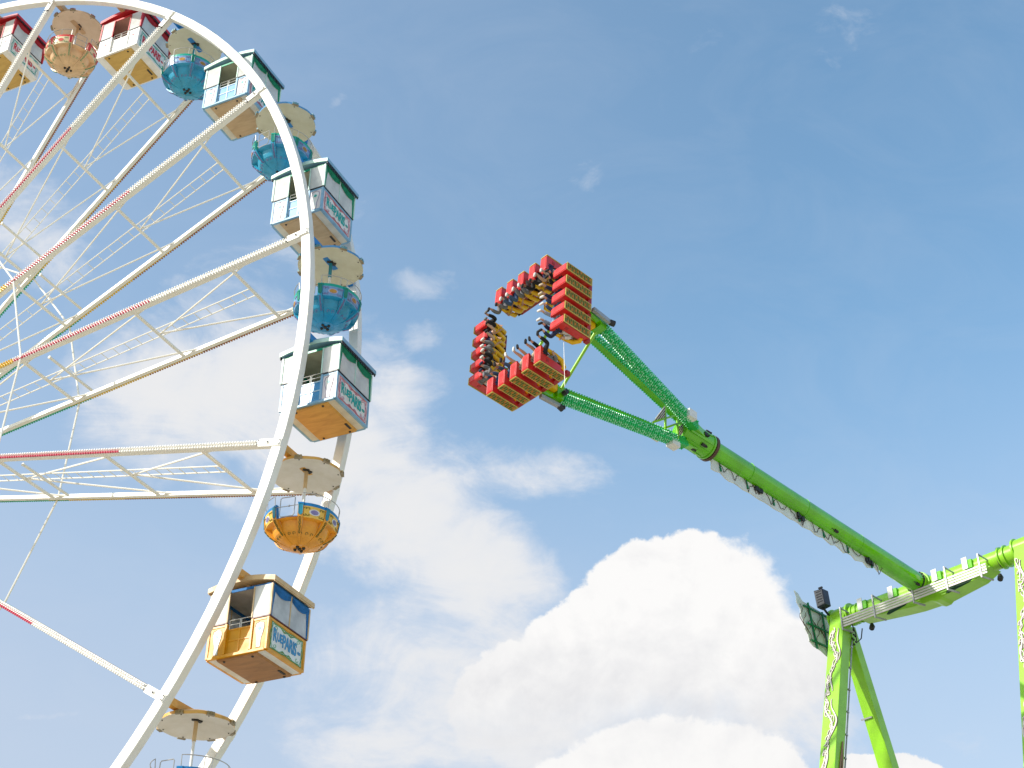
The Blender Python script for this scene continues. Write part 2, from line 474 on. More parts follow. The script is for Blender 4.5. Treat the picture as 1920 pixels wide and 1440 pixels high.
    for x, y in ((-.4, -.72), (.42, -.72), (-.4, .70), (.42, .70)): f.cap((x, y, zb - .075), (0, 0, -1), .035, .03, 6, 1)
    f.box((.52, .42, zb - .085), (.03, 0, 0), (0, .14, 0), (0, 0, .012), 1)
    f.build('floor', [st['floor'], BOLT], root)
    # benches inside
    bn = MB()
    for sx in (-1, 1): bn.abox(min(sx * .42, sx * .82), max(sx * .42, sx * .82), -.76, .76, zb + .40, zb + .46)
    for sx in (-1, 1): bn.abox(min(sx * .74, sx * .81), max(sx * .74, sx * .81), -.76, .76, zb + .46, zt + .02)
    bn.build('bench', st['bench'], root)
    # window storey, slightly wider than the body
    ux, uy = .89, .86; z0, z1 = zt + .012, -.36
    led = MB()
    led.abox(-ux - .01, -.35, -uy - .01, -uy + .04, zt, zt + .03); led.abox(.38, ux + .01, -uy - .01, -uy + .04, zt, zt + .03)
    led.abox(-ux - .01, -.35, uy - .04, uy + .01, zt, zt + .03); led.abox(.38, ux + .01, uy - .04, uy + .01, zt, zt + .03)
    for sx in (-1, 1): led.abox(min(sx * (ux - .04), sx * (ux + .01)), max(sx * (ux - .04), sx * (ux + .01)), -uy + .04, uy - .04, zt, zt + .03)
    led.build('window_ledge', st['ledge'], root)
    for x, y, hx_, hy_ in [(sx * ux, sy * uy, .025, .025) for sx in (-1, 1) for sy in (-1, 1)] + [(x, sy * uy, .018, .02) for x in (-.35, .38) for sy in (-1, 1)] + [(sx * ux, 0, .015, .02) for sx in (-1, 1)]:
        ps = MB(); ps.abox(x - hx_, x + hx_, y - hy_, y + hy_, z0 + .018, z1)
        ps.build('window_post', st['post'], root)
    for sy in (-1, 1):
        for x0, x1 in ((-ux + .025, -.368), (.398, ux - .025)):
            w = MB(); w.abox(x0, x1, sy * uy - .004, sy * uy + .004, z0 + .018, z1)
            w.build('window', st['glass_n'], root)
    for sx in (-1, 1):
        for y0, y1 in ((-uy + .025, -.02), (.02, uy - .025)):
            w = MB(); w.abox(sx * ux - .004, sx * ux + .004, y0, y1, z0 + .018, z1)
            w.build('window', st['glass_t'], root)
    # swagged curtains behind the end windows
    for sx in (-1, 1):
        for y0, y1 in ((-uy + .03, -.03), (.03, uy - .03)):
            c = MB(); n = 14
            for layer in range(3):
                vs, fs = [], []
                for i in range(n + 1):
                    t = i / n; y = y0 + (y1 - y0) * t
                    sag = math.sin(math.pi * t)
                    x = sx * (ux + .010 + .008 * (2 - layer) + .005 * math.sin(i * 1.7 + layer))
                    vs += [(x, y, z1 - .01 - .06 * layer * sag - .015 * layer), (x + sx * .006, y, z1 - .06 - .04 * layer - .07 * sag - .02 * layer * sag)]
                for i in range(n): fs.append((2 * i, 2 * i + 2, 2 * i + 3, 2 * i + 1))
                c.add(vs, fs)
            c.build('curtain', st['curtain'], root, smooth=True)
        for y, sg_ in ((-uy + .028, 1), (uy - .028, -1)):
            c = MB(); vs, fs = [], []
            for i in range(9):
                t = i / 8; z = z1 - .05 + (z0 + .02 - z1 + .05) * t
                wd = .085 + .035 * math.cos(t * 3.1)
                x = sx * (ux + .008)
                vs += [(x, y, z), (x + sx * .018, y + sg_ * wd * .55, z), (x, y + sg_ * wd, z)]
            for i in range(8):
                fs.append((3 * i, 3 * i + 1, 3 * i + 4, 3 * i + 3)); fs.append((3 * i + 1, 3 * i + 2, 3 * i + 5, 3 * i + 4))
            c.add(vs, fs)
            c.build('curtain', st['curtain'], root, smooth=True)
    # roof: shallow arch, fascia, hanging fringe on the end walls
    r = MB(); n = 16; hx, hy = .99, .93
    vs, fs = [], []
    prof = []
    for i in range(n + 1):
        x = -hx + 2 * hx * i / n; prof.append((x, -.30 + .15 * (1 - abs(x / hx) ** 1.7)))
    for x, z in prof: vs += [(x, -hy, z + .12), (x, hy, z + .12), (x, -hy, z), (x, hy, z)]
    for i in range(n):
        a, b2 = 4 * i, 4 * i + 4
        fs += [(a, b2, b2 + 1, a + 1), (a + 2, a + 3, b2 + 3, b2 + 2), (a, a + 2, b2 + 2, b2), (a + 1, b2 + 1, b2 + 3, a + 3)]
    fs += [(0, 1, 3, 2), (4 * n, 4 * n + 2, 4 * n + 3, 4 * n + 1)]
    r.add(vs, fs)
    rf = r.build('roof', st['roof'], root, smooth=True)
    for sy in (-1, 1):
        e = MB()
        for i in range(n):
            (xa, za), (xb, zb_) = prof[i], prof[i + 1]
            e.add([(xa, sy * (hy + .004), za + .10), (xb, sy * (hy + .004), zb_ + .10), (xb, sy * (hy + .004), zb_ - .015), (xa, sy * (hy + .004), za - .015),
                   (xa, sy * (hy - .02), za + .10), (xb, sy * (hy - .02), zb_ + .10), (xb, sy * (hy - .02), zb_ - .015), (xa, sy * (hy - .02), za - .015)],
                  [(0, 1, 2, 3), (4, 7, 6, 5), (0, 4, 5, 1), (3, 2, 6, 7)])
        e.build('fascia', st['fascia'], rf)
    for sx in (-1, 1):
        fg = MB()
        fg.abox(min(sx * (hx - .03), sx * (hx - .012)), max(sx * (hx - .03), sx * (hx - .012)), -hy + .01, hy - .01, -.335, -.30)
        for i in range(0 if st is ST_Y else 20):
            y = -hy + .045 + i * (2 * hy - .09) / 19
            fg.prism([(-.032, 0), (.032, 0), (.022, -.05), (0, -.07), (-.022, -.05)], (sx * (hx - .02), y, -.325), (0, 1, 0), (0, 0, 1), (.012, 0, 0))
        fg.build('fringe', st['fringe'], rf)
    vl = MB()
    for sx in (-1, 1):
        vl.abox(min(sx * .865, sx * .885), max(sx * .865, sx * .885), -uy + .03, uy - .03, -.40, -.30)
    for sy in (-1, 1): vl.abox(-ux + .03, ux - .03, sy * (uy - .02) - .008, sy * (uy - .02) + .008, -.385, -.315)
    vl.build('valance', st['valance'], rf)
    cl = MB(); cl.abox(-.84, .84, -.81, .81, -.335, -.32)
    cl.build('ceiling', st['ceiling'], root)
    lp = MB()
    lp.tube([(0, 0, -.335), (0, 0, -.37), (0, 0, -.45)], [.16, .19, .08], 16)
    lp.build('ceiling_lamp', st['lamp'], root, smooth=True)
    # hanger
    hg = MB()
    for sy in (-1, 1):
        hg.beam((0, sy * .55, -.02), (0, sy * .62, -.2), .10, .06, (0, 1, 0))
        hg.cap((0, sy * .50, -.01), (0, sy, 0), .10, .14, 12)
    hg.build('hanger', st['roof'], root)
    GOND[k] = root
    return root

TEALW = P('pale_lilac_panel', (.72, .66, .68), .4, .12)
PALEBLUE = P('pale_blue_frame', (.22, .42, .60), .35, .15)
SIGNW = P('sign_white', (.74, .74, .73), .4, .1)
DOORB = P('door_blue_fill', (.06, .30, .60), .3, .2)
GREENT = P('green_trim', (.0, .33, .17), .35, .15)
MINT = P('mint_frame', (.55, .78, .69), .4, .15)
TEAL = P('teal_letter', (.0, .36, .33), .35, .1)
PURPLE = P('purple_scroll', (.26, .16, .36), .45, .2)
PINK = P('pink_scroll', (.62, .20, .26), .45, .2)
LGREEN = P('green_scroll', (.08, .34, .16), .45, .2)
MAROON = P('maroon_ledge', (.10, .012, .008), .4, .2)
YEL = P('golden_yellow', (.74, .33, .0), .33, .15, coat=.2)
YELP = P('golden_panel', (.68, .31, .0), .4, .12)
BLUEL = P('blue_letter', (.03, .25, .52), .35, .1)
CURB = P('blue_curtain', (.005, .14, .40), .7, .25)
CURG = P('green_curtain', (.0, .26, .13), .7, .25)
CURR = P('red_curtain', (.45, .012, .02), .7, .25)
WHITEP = P('white_panel', (.82, .80, .77), .38, .1)
TAN = P('tan_roof', (.72, .50, .26), .45, .25)
CEILB = P('ceiling_brown', (.74, .62, .52), .6, .15)
CEILG = P('ceiling_olive', (.74, .74, .50), .6, .15)
CEILR = P('ceiling_salmon', (.84, .42, .32), .6, .15)
LILAC = P('lilac_panel', (.42, .40, .62), .4, .15)
BENCHB = P('bench_blue', (.02, .12, .28), .5, .2)

RAILB = P('door_rail_blue', (.52, .68, .80), .35, .1)
ST_Y = dict(floor=PLYD, frame=YEL, panel=YELP, door=YEL, doorfill=YELP, field=SIGNW, scroll=LGREEN, scroll2=MINT, letter=BLUEL, signback=YELP,
            under=SIGNW, bench=BENCHB, ledge=MAROON, post=TAN, glass_n=WIN, glass_t=WINC, curtain=CURB, roof=TAN, fascia=TAN, fringe=TAN, valance=CURB, ceiling=CEILB, lamp=REDP)
ST_B = dict(floor=PLYO, frame=PALEBLUE, panel=TEALW, door=RAILB, doorfill=DOORB, field=SIGNW, scroll=PINK, scroll2=PURPLE, letter=TEAL, signback=TEALW,
            under=CREAM, bench=BENCHB, ledge=BLACK, post=MINT, glass_n=WIN, glass_t=WIN, curtain=CURG, roof=PALEBLUE, fascia=MINT, fringe=BLACK, valance=GREENT, ceiling=CEILG, lamp=REDP)
ST_R = dict(floor=PLYR, frame=WHITEP, panel=WHITEP, door=WHITEP, doorfill=WHITEP, field=SIGNW, scroll=TEAL, scroll2=MINT, letter=REDP, signback=WHITEP,
            under=WHITEP, bench=PURPLE, ledge=BLACK, post=REDP, glass_n=WIN, glass_t=WIN, curtain=CURR, roof=REDP, fascia=REDP, fringe=BLACK, valance=REDP, ceiling=CEILR, lamp=REDP)

# ---- round gondolas -------------------------------------------------
def bowl_profile():
    """(radius, z) from the rim down to the base, in the bays between the ribs; and along the ribs"""
    bay = [(.955, -1.55), (.948, -1.635), (.895, -1.93), (.745, -1.95), (.70, -2.08), (.645, -2.17), (.50, -2.28), (.25, -2.38)]
    rib = [(.975, -1.55), (.970, -1.635), (.925, -1.93), (.875, -2.00), (.79, -2.10), (.67, -2.19), (.51, -2.29), (.25, -2.38)]
    return bay, rib

def round_gondola(k, st, label, turn=0., low_only=False):
    rot = rotW @ Matrix.Rotation(R_(turn), 3, 'Z').to_quaternion()
    root = tag(empty('round_gondola', gpos(k), rot), label, 'gondola', 'round gondolas on the wheel')
    # canopy
    c = MB(); n = 48
    rings = [(.0, .075), (.30, .06), (.62, -.03), (.86, -.13), (.935, -.17), (.945, -.255), (.90, -.25), (.6, -.17), (.3, -.10), (0, -.085)]
    vs, fs = [], []
    for j, (r, z) in enumerate(rings):
        for i in range(n):
            a = 2 * math.pi * i / n
            w = .010 * math.cos(8 * a) if 3 < j < 6 else 0
            rr = r + (.007 * math.cos(8 * a) if 3 < j < 6 else 0)
            vs.append((rr * math.sin(a), -rr * math.cos(a), z + w))
    for j in range(len(rings) - 1):
        for i in range(n):
            fs.append((j * n + i, j * n + (i + 1) % n, (j + 1) * n + (i + 1) % n, (j + 1) * n + i))
    c.v += vs; c.f += fs; c.m += [0] * (5 * n) + [1] * (4 * n)
    cn = c.build('canopy', [st['canopy'], st['under']], root, smooth=True)
    for i in range(8):
        a = 2 * math.pi * i / 8 + .2
        e = V((math.sin(a), -math.cos(a), 0)); t = V((math.cos(a), math.sin(a), 0))
        lb = MB()
        for q in (-1, 0, 1):
            lb.box(e * (.985 - .012 * abs(q)) + t * (q * .066) + V((0, 0, -.215)), e * .028, t * .028, V((0, 0, .042)), 0)
        lb.box(e * .965 + V((0, 0, -.262)), e * .04, t * .105, V((0, 0, .006)), 2)
        lb.cap(e * .86 + V((0, 0, -.243)), (0, 0, -1), .018, .02, 6, 1)
        lb.build('lamp_bracket', [st['bracket'], BOLT, BRKD], cn)
    mt = MB()
    mt.box((.02, -.08, -.10), (.07, .05, 0), (-.025, .04, 0), (0, 0, .018)); mt.box((.06, .05, -.105), (.05, -.03, 0), (.03, .05, 0), (0, 0, .022))
    mt.build('mount_bracket', BOLT, cn)
    # pole
    p = MB(); p.tube([(0, 0, -.09), (0, 0, -.62)], .052, 12, 0); p.tube([(0, 0, -.62), (0, 0, -2.3)], .038, 12, 1)
    p.build('pole', [st['pole'], WHITEP], root, smooth=True)
    # bowl with eight bays, one open as the entrance
    bay, rib = bowl_profile()
    b = MB()
    def pt(prof, j, a, off=0.):
        r, z = prof[j]; r += off
        if off < 0 and j > 0: z += .05
        return V((r * math.sin(a), -r * math.cos(a), z))
    half = math.pi / 8; rw = .085
    for s in range(8):
        ac = s * math.pi / 4
        cols = [ac - half + rw + i * (2 * half - 2 * rw) / 6 for i in range(7)]
        j0 = 2 if s == 0 else 0
        for prof, cc in ((bay, cols), ):
            for j in range(j0, 7):
                for i in range(6):
                    a0, a1 = cc[i], cc[i + 1]
                    mi = 1 if j == 0 else (2 if j == 1 else 0)
                    b.add([pt(prof, j, a0), pt(prof, j, a1), pt(prof, j + 1, a1), pt(prof, j + 1, a0)], [(0, 3, 2, 1)], mi)
                    b.add([pt(prof, j, a0, -.05), pt(prof, j, a1, -.05), pt(prof, j + 1, a1, -.05), pt(prof, j + 1, a0, -.05)], [(0, 1, 2, 3)], 3)
            for i in range(6):
                a0, a1 = cc[i], cc[i + 1]
                b.add([pt(bay, j0, a0), pt(bay, j0, a1), pt(bay, j0, a1, -.06), pt(bay, j0, a0, -.06)], [(0, 1, 2, 3)], 1)
        # rib between this bay and the next
        ar = ac + half
        for j in range(7):
            a0, a1 = ar - rw, ar + rw
            mi = 1 if j == 0 else (0)
            q = [pt(rib, j, a0 + .01), pt(rib, j, a1 - .01), pt(rib, j + 1, a1 - .01), pt(rib, j + 1, a0 + .01)]
            b.add(q, [(0, 3, 2, 1)], mi)
            for sgn, aa, ab in ((0, a0 + .01, a0), (1, a1 - .01, a1)):
                b.add([pt(rib, j, aa), pt(rib, j + 1, aa), pt(bay, j + 1, ab, -.06), pt(bay, j, ab, -.06)], [(0, 1, 2, 3) if sgn else (3, 2, 1, 0)], 1 if (j < 2 and ((s == 0 and not sgn) or (s == 7 and sgn))) else mi)
            b.add([pt(rib, j, a0, -.07), pt(rib, j, a1, -.07), pt(rib, j + 1, a1, -.07), pt(rib, j + 1, a0, -.07)], [(0, 1, 2, 3)], 3)
        a0, a1 = ar - rw, ar + rw
        b.add([pt(rib, 0, a0), pt(rib, 0, a1), pt(rib, 0, a1, -.07), pt(rib, 0, a0, -.07)], [(0, 1, 2, 3)], 1)
    vs = [pt(bay, 7, i * math.pi / 8) for i in range(16)]
    b.add(vs, [tuple(range(16))], 0)
    b.add([v + V((0, 0, .05)) for v in vs], [tuple(range(15, -1, -1))], 3)
    bw = b.build('bowl', [st['body'], st['rim'], st['panel'], st['inside']], root, smooth=True)
    # medallions, painted scrolls and rib insets
    def surf(prof, a, z, off):
        for j in range(len(prof) - 1):
            if prof[j][1] >= z >= prof[j + 1][1]:
                t = (prof[j][1] - z) / (prof[j][1] - prof[j + 1][1]); r = prof[j][0] + t * (prof[j + 1][0] - prof[j][0]); break
        else: r = prof[-1][0]
        r += off
        return V((r * math.sin(a), -r * math.cos(a), z))
    for s in range(1, 8):
        ac = s * math.pi / 4
        o = MB()
        for rx_, rz_, off, m in ((.145, .082, .008, 0), (.105, .058, .013, 1)):
            vs = [surf(bay, ac + rx_ * math.cos(q) / .93, -1.785 + rz_ * math.sin(q), off) for q in [i * math.pi / 8 for i in range(16)]]
            o.add(vs, [tuple(range(16))], m)
        for q in range(8):
            sx = 1 if q % 2 else -1; sz = 1 if q // 4 else -1; kx = .16 if (q // 2) % 2 else .24
            o.tube([surf(bay, ac + sx * (kx + (.05 - .005 * w) * math.cos(w * .7)) / .93, -1.785 + sz * (.080 + (.038 - .004 * w) * math.sin(w * .7)), .010) for w in range(8)], .007, 4, 2)
        o.build('medallion', [st['field'], st['medal'], st['scroll']], bw)
    for s in range(8):
        ins = MB()
        ar = s * math.pi / 4 + half
        q = [(ar - .055, -1.60), (ar + .055, -1.60), (ar + .05, -1.86), (ar, -1.90), (ar - .05, -1.86)]
        ins.add([surf(rib, a, z, .010) for a, z in q], [(0, 1, 2, 3, 4)], 0)
        ins.tube([surf(rib, a, z, .010) for a, z in q], .008, 4, 0, closed=True)
        ins.tube([surf(rib, ar + .03 * math.sin(i * 1.1), -1.94 - i * .028, .012) for i in range(12)], .008, 4, 1)
        ins.tube([surf(rib, ar - .03 * math.sin(i * 1.1), -1.94 - i * .028, .012) for i in range(12)], .008, 4, 1)
        for a0 in (ar - .25, ar + .03, ar + .31):
            ins.tube([surf(bay, a0 + .08 * math.cos(w * .75) * (1 - .1 * w), -2.235 + .035 * math.sin(w * .75) * (1 - .1 * w), .010) for w in range(8)], .007, 4, 1)
        ins.build('rib_ornament', [st['rib'], st['scroll']], bw)
    bs = MB()
    for x, y in ((0, 0), (.12, 0), (-.12, 0), (0, .12), (0, -.12)): bs.cap((x, y, -2.381), (0, 0, -1), .045 if x or y else .055, .05, 10)
    bs.build('base_bolt', BOLT, bw)
    # rail and entrance gate
    rl = MB()
    def arc(a0, a1, z, r, n=16): return [V((r * math.sin(a0 + (a1 - a0) * i / n), -r * math.cos(a0 + (a1 - a0) * i / n), z)) for i in range(n + 1)]
    for a0, a1 in ((half + .02, math.pi - .1), (math.pi + .1, 2 * math.pi - half - .02)):
        pts = [surf(bay, a0, -1.555, -.03)] + arc(a0, a1, -1.27, .955) + [surf(bay, a1, -1.555, -.03)]
        rl.tube(pts, .0125, 6)
        for t in (.22, .30, .55, .62, .85):
            a = a0 + (a1 - a0) * t
            rl.tube([V((.955 * math.sin(a), -.955 * math.cos(a), -1.27)), surf(bay, a, -1.555, -.03)], .009, 5)
    rl.build('handrail', st['rail'], root, smooth=True)
    gt = MB()
    gp = [(-.17, -1.36), (.17, -1.36), (.20, -1.40), (.20, -1.86), (.16, -1.91), (-.16, -1.91), (-.20, -1.86), (-.20, -1.40)]
    gt.tube([V((x, -.90, z)) for x, z in gp], .013, 6, closed=True)
    gt.tube([V((-.30, -.90, -1.62)), V((.30, -.90, -1.62))], .010, 6); gt.cap((.05, -.90, -1.62), (0, -1, 0), .03, .02, 6)
    gt.build('gate', st['rail'], root, smooth=True)
    sb = MB()
    sb.tube([(.52 * math.sin(R_(a)), -.52 * math.cos(R_(a)), -1.90) for a in range(35, 330, 15)], .11, 6)
    sb.build('bench', st['inside'], root)
    GOND[k] = root
    return root

GREYB = P('grey_canopy_under', (.70, .67, .52), .6, .08, scale=2.)
GREYW = P('white_canopy_under', (.80, .74, .66), .6, .08, scale=2.)
TANU = P('tan_canopy_under', (.78, .61, .45), .6, .08, scale=2.)
BRKD = P('bracket_under', (.34, .27, .17), .5, .3)
BRK = P('bracket_bronze', (.34, .24, .10), .4, .3, metal=.3)
BRKT = P('bracket_teal', (.16, .34, .38), .4, .3)
BRKR = P('bracket_brown', (.34, .16, .10), .4, .3)
AQUA = P('aqua_body', (.02, .33, .54), .32, .2, coat=.2)
AQUAP = P('aqua_panel', (.16, .34, .58), .38, .2)
TEALR = P('teal_rim', (.0, .36, .27), .33, .15)
GREENR = P('green_rib', (.0, .22, .15), .33, .15)
AMBER = P('amber_medal', (.50, .26, .04), .4, .3)
ORB = P('orange_body', (.82, .36, .03), .32, .18, coat=.2)
ORP = P('yellow_orange_panel', (.84, .52, .08), .38, .15)
BLUR = P('blue_rim', (.01, .20, .50), .33, .12)
BLUT = P('blue_teal_rib', (.02, .26, .38), .33, .15)
VIOM = P('violet_medal', (.24, .20, .42), .4, .3)
OLIV = P('olive_scroll', (.12, .13, .02), .45, .2)
PEAB = P('cream_orange_body', (.76, .50, .27), .34, .2, coat=.2)
PEAP = P('cream_panel_warm', (.78, .62, .38), .38, .15)
REDR = P('red_rim', (.62, .04, .03), .33, .15)
RAIL = P('rail_steel', (.48, .46, .44), .35, .2, metal=.5)
INW = P('inside_white', (.66, .66, .66), .5, .15)

ST_O = dict(canopy=ORANGE, under=GREYW, bracket=BRK, pole=TAN, body=ORB, rim=BLUR, panel=ORP, inside=INW, field=SIGNW, medal=VIOM, scroll=OLIV, rib=BLUT, rail=RAIL)
ST_A = dict(canopy=SKYB, under=GREYB, bracket=BRKT, pole=BLUT, body=AQUA, rim=TEALR, panel=AQUAP, inside=INW, field=LILAC, medal=AMBER, scroll=PURPLE, rib=GREENR, rail=RAIL)
ST_C = dict(canopy=PEACH, under=TANU, bracket=BRKR, pole=PEACH, body=PEAB, rim=REDR, panel=PEAP, inside=INW, field=PEAP, medal=REDR, scroll=LGREEN, rib=REDR, rail=RAIL)

box_gondola(-1, ST_R, 'red-roofed white box gondola cut by the left edge of the picture')
round_gondola(0, ST_C, 'cream and red round gondola under a tan canopy, the only one in those colours', 62)
box_gondola(1, ST_R, 'red-roofed white box gondola between the cream round one and the first blue round one')
round_gondola(2, ST_A, 'uppermost blue round gondola, right beside the red-roofed box', -25)
ST_BT = dict(ST_B, floor=PLYT)
box_gondola(3, ST_BT, 'uppermost of the three green-trimmed box gondolas, its roof crossed by the near rim')
round_gondola(4, ST_A, 'blue round gondola between two green-trimmed box gondolas, near rim crossing it', -6)
box_gondola(5, ST_BT, 'middle one of the three green-trimmed box gondolas, near rim across its blue door')
round_gondola(6, ST_A, 'lowest blue round gondola, wide cream canopy clear of the rim at right edge of wheel', -3)
box_gondola(7, ST_B, 'lowest green-trimmed box gondola with teal lettering and an orange-brown floor')
round_gondola(8, ST_O, 'orange round gondola with a blue rim, open gate and white canopy underside', 8)
box_gondola(9, ST_Y, 'golden yellow box gondola with blue curtains and blue lettering')
round_gondola(10, ST_O, 'round gondola at the bottom edge, only its orange canopy, pole and rail in view', 0)

# ================================================================== the green ride
def cw(v): return V(v) + V((0, 0, EYE))
G = cw((.5008, 32.47, 23.3549))                 # centre of the ring of seats
A_ = V((.7406, .6632, -.1083)).normalized()     # from the ring towards the pivot
B_ = A_.cross(UZ).normalized()                  # along the top beam, to the right and nearer
Q_ = A_.cross(B_).normalized()
rl_ = 1.5446
R1 = (B_ * math.cos(rl_) + Q_ * math.sin(rl_)).normalized()
R2 = A_.cross(R1).normalized()
AH = V((A_.x, A_.y, 0)).normalized()
DD, PITCH, RHO, HH, LP, LJ = 3.9078, .4811, 1.62, 1.15, 18.56, 6.63
PIV = G + A_ * LP
JN = G + A_ * LJ
GP = G + A_ * HH
ride = tag(empty('pendulum_ride', (PIV.x, PIV.y, 0)), 'lime green swinging arm ride, its four-armed claw of red seats swung up to the left', 'fairground ride')
RO = V((PIV.x, PIV.y, 0))
class RB(MB):
    def build(self, name, mats, parent=None, **kw):
        off = RO if parent is ride or (parent is not None and parent.parent is ride) or (parent is not None and parent.parent is not None and parent.parent.parent is ride) else V((0, 0, 0))
        self.v = [tuple(V(p) - off) for p in self.v]
        return MB.build(self, name, mats, parent, **kw)

# --- legs
LEFT, RIGHT = PIV - B_ * 3.46, PIV + B_ * 4.0
def leg(top, sgn, k, name_label, vine):
    base = V((top.x, top.y, 0)) + AH * (sgn * k * top.z)
    t0 = top + AH * sgn * .12 + V((0, 0, .1 if sgn < 0 else -.35))
    d = (base - t0).normalized()
    mb = RB()
    fa = d.cross(B_).normalized()                      # normal of the front/back faces
    mb.beam(t0, base, .44 if sgn < 0 else .40, .62 if sgn < 0 else .50, B_, w2=.52, h2=.74)
    lg = mb.build('leg', LIME2, ride, bevel=.02); lg['label'] = name_label
    if sgn > 0:
        x = RB()
        nrm = fa if fa.dot(AH) < 0 else -fa
        for i in range(1):
            c = t0 + d * 3.2
            x.beam(c + nrm * .24 - B_ * .35, c + nrm * .24 + B_ * .1, .05, .05, d)
        x.cap(t0 + d * 1.7 + B_ * .1 - nrm * .2, -nrm, .10, .12, 8)
        x.build('pipe_clamp', STEEL, lg)
    if vine:
        nrm = fa if fa.dot(AH) < 0 else -fa
        rnd = random.Random(5 if top is LEFT else 9)
        L = (base - t0).length
        light, dark = RB(), RB()
        def on_face(u, q, h): return t0 + d * q + B_ * u + nrm * (.222 + .04 * q / L + h)
        def stroke(pts, r):
            light.tube([on_face(u, q, .012) for u, q in pts], r, 5)
            dark.tube([on_face(u + .022, q + .012, .005) for u, q in pts], [x * .8 for x in r], 5)
        amp = .14
        ph = [rnd.uniform(0, 6) for _ in range(4)]
        def stem(q, k): return amp * (math.sin(q * 2.1 + ph[k]) + .55 * math.sin(q * 4.7 + ph[k + 1])) + (.08 if k else -.08)
        for k in (0, 1):
            q0 = .75
            while q0 < L - 2.5:                 # the stem comes in separate lengths
                q1 = q0 + rnd.uniform(.8, 1.9)
                n = 26; pts = [(stem(q0 + (q1 - q0) * i / n, k), q0 + (q1 - q0) * i / n) for i in range(n + 1)]
                stroke(pts, [.014 + .022 * math.sin(math.pi * i / n) for i in range(n + 1)])
                q0 = q1 + rnd.uniform(-.1, .35)
        q0 = .8
        while q0 < L - 3:                       # curling tendrils and thorns
            sg_ = rnd.choice((-1, 1)); u0 = stem(q0, 0); rr = rnd.uniform(.07, .14); a0 = rnd.uniform(0, 6)
            n = 14; pts = []
            for i in range(n + 1):
                w_ = i / n * rnd.uniform(3.6, 4.2)
                pts.append((max(-.25, min(.25, u0 + sg_ * (rr * (1 - .5 * i / n)) * math.cos(a0 + w_ * sg_))), q0 + rr * 1.5 * (1 - .4 * i / n) * math.sin(a0 + w_ * sg_)))
            stroke(pts, [.020 * (1 - .75 * i / n) + .006 for i in range(n + 1)])
            for _ in range(rnd.randint(0, 2)):
                an = rnd.uniform(0, 6.28); ln = rnd.uniform(.07, .14)
                stroke([(u0, q0), (max(-.26, min(.26, u0 + ln * math.cos(an))), q0 + ln * math.sin(an))], [.018, .005])
            q0 += rnd.uniform(.10, .22)
        light.build('vine_ornament', VINE, lg); dark.build('vine_outline', VINED, lg)
    else:
        return lg
    return lg
legL = leg(LEFT, -1, .30, 'left front leg with a grey vine ornament on its sunlit face', True)
leg(LEFT, 1, .285, 'left rear leg', False)
legR = leg(RIGHT, -1, .29, 'right front leg at the right edge of the picture', True)
leg(RIGHT, 1, .285, 'right rear leg', False)
# looped hose on the shaded face of the left leg, pipe down its edge
hs = RB()
t0 = LEFT - AH * .12; base = V((LEFT.x, LEFT.y, 0)) - AH * .30 * LEFT.z; d = (base - t0).normalized()
fr_ = d.cross(B_).normalized(); fr_ = fr_ if fr_.dot(AH) < 0 else -fr_
for w in (.10, .06):
    hs.tube([t0 + d * (5.2 + 2.2 * (i / 24)) + B_ * (.345 + .02 * i / 24) + fr_ * (w * math.sin(i / 24 * math.pi * .55) - .05) for i in range(25)], .022, 6)
    hs.tube([t0 + d * (5.2 + 2.2 * (i / 24)) + B_ * (.345 + .02 * i / 24) + fr_ * (-w * math.sin(i / 24 * math.pi * .55) - .05) for i in range(25)], .022, 6)
hs.build('hose', P('hose_brown', (.30, .17, .10), .5, .2), legL)
pp = RB(); pp.tube([t0 + d * s + B_ * .30 - fr_ * .30 for s in (.9, 8)], .028, 8)
for s in (1.2, 2.1, 3.0, 3.9, 4.8, 5.7): pp.box(t0 + d * s + B_ * .31 - fr_ * .27, B_ * .03, d * .03, fr_ * .05)
pp.build('conduit', STEEL, legL)
# leg head caps
for top in (LEFT, RIGHT):
    c = RB(); s = .36
    c.tube([top - B_ * s + V((0, 0, .05)), top + B_ * s + V((0, 0, .05))], .365, 28)
    for q in (-s - .02, s + .02): c.tube([top + B_ * (q - .03) + V((0, 0, .05)), top + B_ * (q + .03) + V((0, 0, .05))], .42, 28)
    c.build('leg_head', LIME2, ride, smooth=True)

# --- top beam: tube plus fish-belly box
bmn = RB()
bmn.tube([LEFT + B_ * .3, LEFT + B_ * 1.2, RIGHT - B_ * 1.2, RIGHT - B_ * .3], [.32, .32, .32, .32], 28)
for q in (.55, .75): bmn.tube([LEFT + B_ * (q - .02), LEFT + B_ * (q + .02)], .37, 28)
for q in (-.75, -.95): bmn.tube([RIGHT + B_ * (q - .02), RIGHT + B_ * (q + .02)], .385, 28)
tb = bmn.build('top_beam', LIME2, ride, smooth=True)
bl = RB()
prof = [(-2.75, -.22), (-2.6, -.38), (-1.0, -.60), (-.3, -.68), (.35, -.70), (.52, -.78), (.72, -.77), (.82, -.70), (2.2, -.52), (2.75, -.28)]
prof += [(2.4, -.05), (-2.5, -.05)]
bl.prism(prof, PIV, B_, UZ, AH * .33)
bl.build('belly_box', LIME2, tb, bevel=.02)
sl = RB()
for u0, u1, z0 in ((-1.45, -.55, -.50), (.95, 2.0, -.53)):
    pts = [(u0, z0 - .10), (u0 + .15, z0 + .04), (u1 - .1, z0 + .10), (u1, z0 + .03), (u1 - .15, z0 - .04), (u0 + .1, z0 - .14)]
    sl.prism(pts, PIV - AH * .335, B_, UZ, AH * .004)
sl.build('slot', P('slot_dark', (.0, .05, .01), .6, .2), tb)
